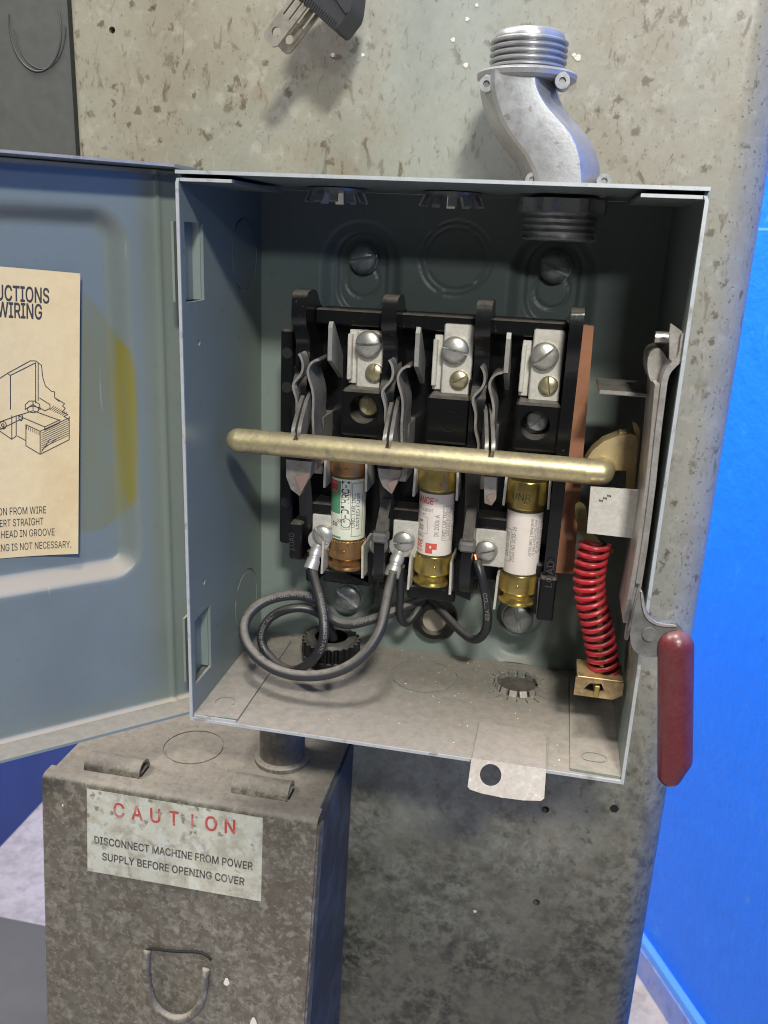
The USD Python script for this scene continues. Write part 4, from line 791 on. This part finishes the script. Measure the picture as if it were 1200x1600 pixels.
# cover: front plate with a rounded fold over the top edge
cov = []
cs = [(0.0, 0.0), (0, -.6), (.5, -1.6), (1.4, -2.6), (2.6, -3.1)]
prof_c = [(a, b) for a, b in ((8.0, 1.1), (3.0, 1.1), (.8, .7), (-.4, -.5), (-1.0, -2.6))]
L0, L1 = TL - rR * .4, TR + rR * .4
rows = [(L0 + V([0, a, b]), L1 + V([0, a, b])) for a, b in prof_c] + [(BL2 - rR * .4 + V([0, -1, 0]), BR2 + rR * .4 + V([0, -1, 0]))]
rows = rows[:-1] + [((rows[-2][0] * (1 - s) + rows[-1][0] * s), (rows[-2][1] * (1 - s) + rows[-1][1] * s)) for s in (.25, .5, .75, 1)]
vv = V([p for r in rows for p in r]); fc = []
for i in range(len(rows) - 1): fc += [[2 * i, 2 * i + 1, 2 * i + 3], [2 * i, 2 * i + 3, 2 * i + 2]]
nv = len(vv); vin = vv + V([0, 1.0, -.9]); vv2 = np.vstack([vv, vin]); f2 = [[a + nv, c + nv, b + nv] for a, b, c in fc]; side = []
for i in range(len(rows) - 1):
    for a, b in ((2 * i, 2 * i + 2), (2 * i + 1, 2 * i + 3)): side += [[a, b, b + nv], [a, b + nv, a + nv]]
side += [[0, 1, 1 + nv], [0, 1 + nv, nv]]
cover = obj('cover', (vv2, V(fc + f2 + side)[:, ::-1]), 'jbox', jb, smooth=50)
obj('shaded_side', hull([TR + rR * .1 + V([0, 9, -6]), TR + rR * .0 + V([-2, 9, -6]), BR2 + V([0, 10, 0]), BR2 + V([-2, 10, 0]), bk(TR, .1) - V([0, 1, 1]), bk(TR, -2) - V([0, 1, 1]), bk(BR2, .1) - V([0, 1, 0]), bk(BR2, -2) - V([0, 1, 0])]), 'jbox_shaded_side', jb)  # dark sheet over the right side, its shade painted in
obj('side_flange', hull([TR + rR * 1.2 + V([0, 1, -3]), TR + rR * .2 + V([0, 1, -3]), TR + rR * 1.2 + V([0, 9, -6]), TR + rR * .2 + V([0, 9, -6]), BR2 + rR * 1.2 + V([0, 1, 0]), BR2 + rR * .2 + V([0, 1, 0]), BR2 + rR * 1.2 + V([0, 10, 0]), BR2 + rR * .2 + V([0, 10, 0])]), 'jbox', jb)
for (a, b), L_ in (((183, 1196), 29), ((411, 1231), 28)):
    q = at(a, b, z=zt + 1); x0 = q[0] - L_ / 2
    hs = (cyl((x0, q[1], zt - .2), 'x', 6.3, L_, 28) - cyl((x0 + 2, q[1], zt - .2), 'x', 5.0, L_, 28)) - box(-300, 100, -100, 200, zt - 30, zt + .1)
    lp_ = obj('hinge_loop', hs, 'jbox', jb, smooth=40); obj('hinge_gap', box(x0 + L_ - .4, x0 + L_ + .7, q[1] - 4.4, q[1] + 4.4, zt + .05, zt + .2), 'dark_hole', lp_)
q = at(441, 1185, z=zt)
np_ = thing('conduit_nipple', 'short dusty conduit nipple between the galvanised box and the switch box', 'pipe fitting', (q[0], q[1], zt))
obj('sleeve', cyl((q[0], q[1], zt + 3), 'z', 11.4, -zt - 3.2, 40), 'cap_dirt_sleeve_shade', np_); obj('collar', revolve([(14, 0), (14, 2), (12, 3)], (q[0], q[1], zt + .05), 'z'), 'jbox', np_)  # sleeve coloured darker for the shade under the switch box
# caution label and the pull ring
def fp(px, py, h=0.0):                      # point on the cover face
    d = RM @ V([(px - 600) / FPX, 1, -(py - 800) / FPX]); o = rows[4][0] if False else L0 + V([0, -1.0, -2.6])
    n_ = np.cross(rows[-1][1] - rows[4][1], rows[4][1] - rows[4][0]); n_ /= np.linalg.norm(n_); n_ = n_ if n_[1] < 0 else -n_
    return CAM + d * (((o - CAM) @ n_) / (d @ n_)) + n_ * h, n_
FNn = fp(300, 1300)[1]
qd = [(136, 1232), (411, 1278), (408, 1408), (137, 1360)]
lbv = V([fp(a, b, .03)[0] for a, b in qd] + [fp(a, b, .22)[0] for a, b in qd])
obj('caution_label', hull(lbv), 'caution_paper', cover)
def ctext(s, p0, p1, hpx, col, **kw):
    a, n_ = fp(*p0, .24); b, _ = fp(*p1, .24); c, _ = fp(p0[0] + 1, p0[1] - hpx, .24)
    r = (b - a); tot = np.linalg.norm(r); r /= tot; up = np.cross(n_, r); up = up if up[2] > 0 else -up
    return obj('lettering', [txt(s, abs((c - a) @ up), a, r, up, total=tot, depth=.05, **kw)], col, cover, smooth=False)
ctext('CAUTION', (178, 1275), (368, 1303), 21, 'caution_red', bold=True, spacing=7.4)
ctext('DISCONNECT MACHINE FROM POWER', (148, 1317), (395, 1359), 11, 'caution_black', bold=True)
ctext('SUPPLY BEFORE OPENING COVER', (160, 1343), (382, 1383), 11, 'caution_black', bold=True)
Rg = [fp(a, b, h)[0] for a, b, h in ((231, 1484, .2), (231, 1496, 2), (233, 1525, 2.4), (240, 1552, 2.6), (256, 1575, 2.8), (280, 1585, 2.8), (303, 1579, 2.6), (317, 1560, 2.4), (321, 1538, 2), (322, 1520, 1.4), (323, 1512, .2))]
obj('pull_ring', tube(spline(Rg, 60), 2.0, 12), 'jbox', cover, smooth=True)
rec = [fp(a, b, .05)[0] for a, b in ((227, 1490), (232, 1483), (245, 1483), (290, 1487), (322, 1492), (330, 1500))]
obj('ring_slot', tube(spline(rec, 20), .7, 8), 'dark_hole', cover, smooth=True)
obj('slot_hole', MF.hull_points(V([fp(230 + 4 * math.cos(t), 1489 + 5 * math.sin(t), h)[0] for t in th for h in (.02, .15)])), 'dark_hole', cover)
for a, b, r in ((354, 1534, 5), (396, 1597, 6), (98, 1258, 1.5)):
    obj('paint_spot', MF.hull_points(V([fp(a + r * (.8 + .2 * math.sin(3 * t)) * math.cos(t), b + r * 1.2 * math.sin(t), h)[0] for t in th for h in (.0, .14)])), 'white_spot', cover)

# ================================================================ PLUG hanging at the top
pl = thing('power_plug', 'black electrical plug with slotted metal blades hanging above the switch box', 'plug', at(520, 0, y=72))
PY = 66.0
ax0, ax1 = at(432, 75, y=PY), at(508, -25, y=PY); pd = (ax1 - ax0) / np.linalg.norm(ax1 - ax0)
side_ = np.cross(pd, [0, 1, 0]); side_ /= np.linalg.norm(side_)
dp = V([0, 1.0, 0])
def pbox(s0, s1, a0, a1, y0, y1, o): return hull([o + pd * s + side_ * a + dp * y for s in (s0, s1) for a in (a0, a1) for y in (y0, y1)])
for k, (tip, yy) in enumerate((((424, 62), 60.0), ((444, 73), 70.0))):
    o = at(*tip, y=yy); w = 3.6
    blade = MF.batch_hull([pbox(0, 36, -w, w, -.9, .9, o), pbox(-1.6, 2, -w * .6, w * .6, -.9, .9, o)])
    for s in (-1.5, 1.5): blade = blade - pbox(10, 40, s - .7, s + .7, -3, 3, o)
    c = o + pd * 3.4; blade = blade - MF.cylinder(8, 1.9, 1.9, 20, True).rotate([-90, 0, 0]).translate(list(c))
    obj('blade', blade, 'blade_metal', pl)
o = at(470, -2, y=PY)
cb = at(553, 47, y=58); ca = at(463, 2, y=58)
sh = [(460, -10), (466, -3), (474, 4), (500, 28), (524, 49), (529, 48), (534, 42), (549, 22), (553, 8), (556, -20), (500, -60), (450, -25)]
body = MF.batch_hull([pxprism(sh, 63, 75, 0), pxprism([(a - 3, b - 4) for a, b in sh], 58, 79, 0)])
bod = obj('body', body, 'plug_rubber', pl)
for i in range(16):
    a = 476 + i * 3.2; b = -4 + i * 2.8
    obj('rib', pxprism([(a, b - 4), (a + 1.6, b - 5), (a - 4, b + 6), (a - 5.6, b + 7)], 57.5, 58.1), 'plug_rubber', bod)
obj('edge_bevel', pxprism([(505, -30), (508, -30), (543, 18), (540, 22)], 57.3, 58), 'plug_rubber', pl)
cc = spline([at(515, -45, y=69), at(560, -130, y=66), at(610, -260, y=62), at(640, -420, y=64), at(640, -700, y=70)], 50)
obj('cord', tube(cc, 5.0, 16), 'plug_rubber', pl, smooth=True)
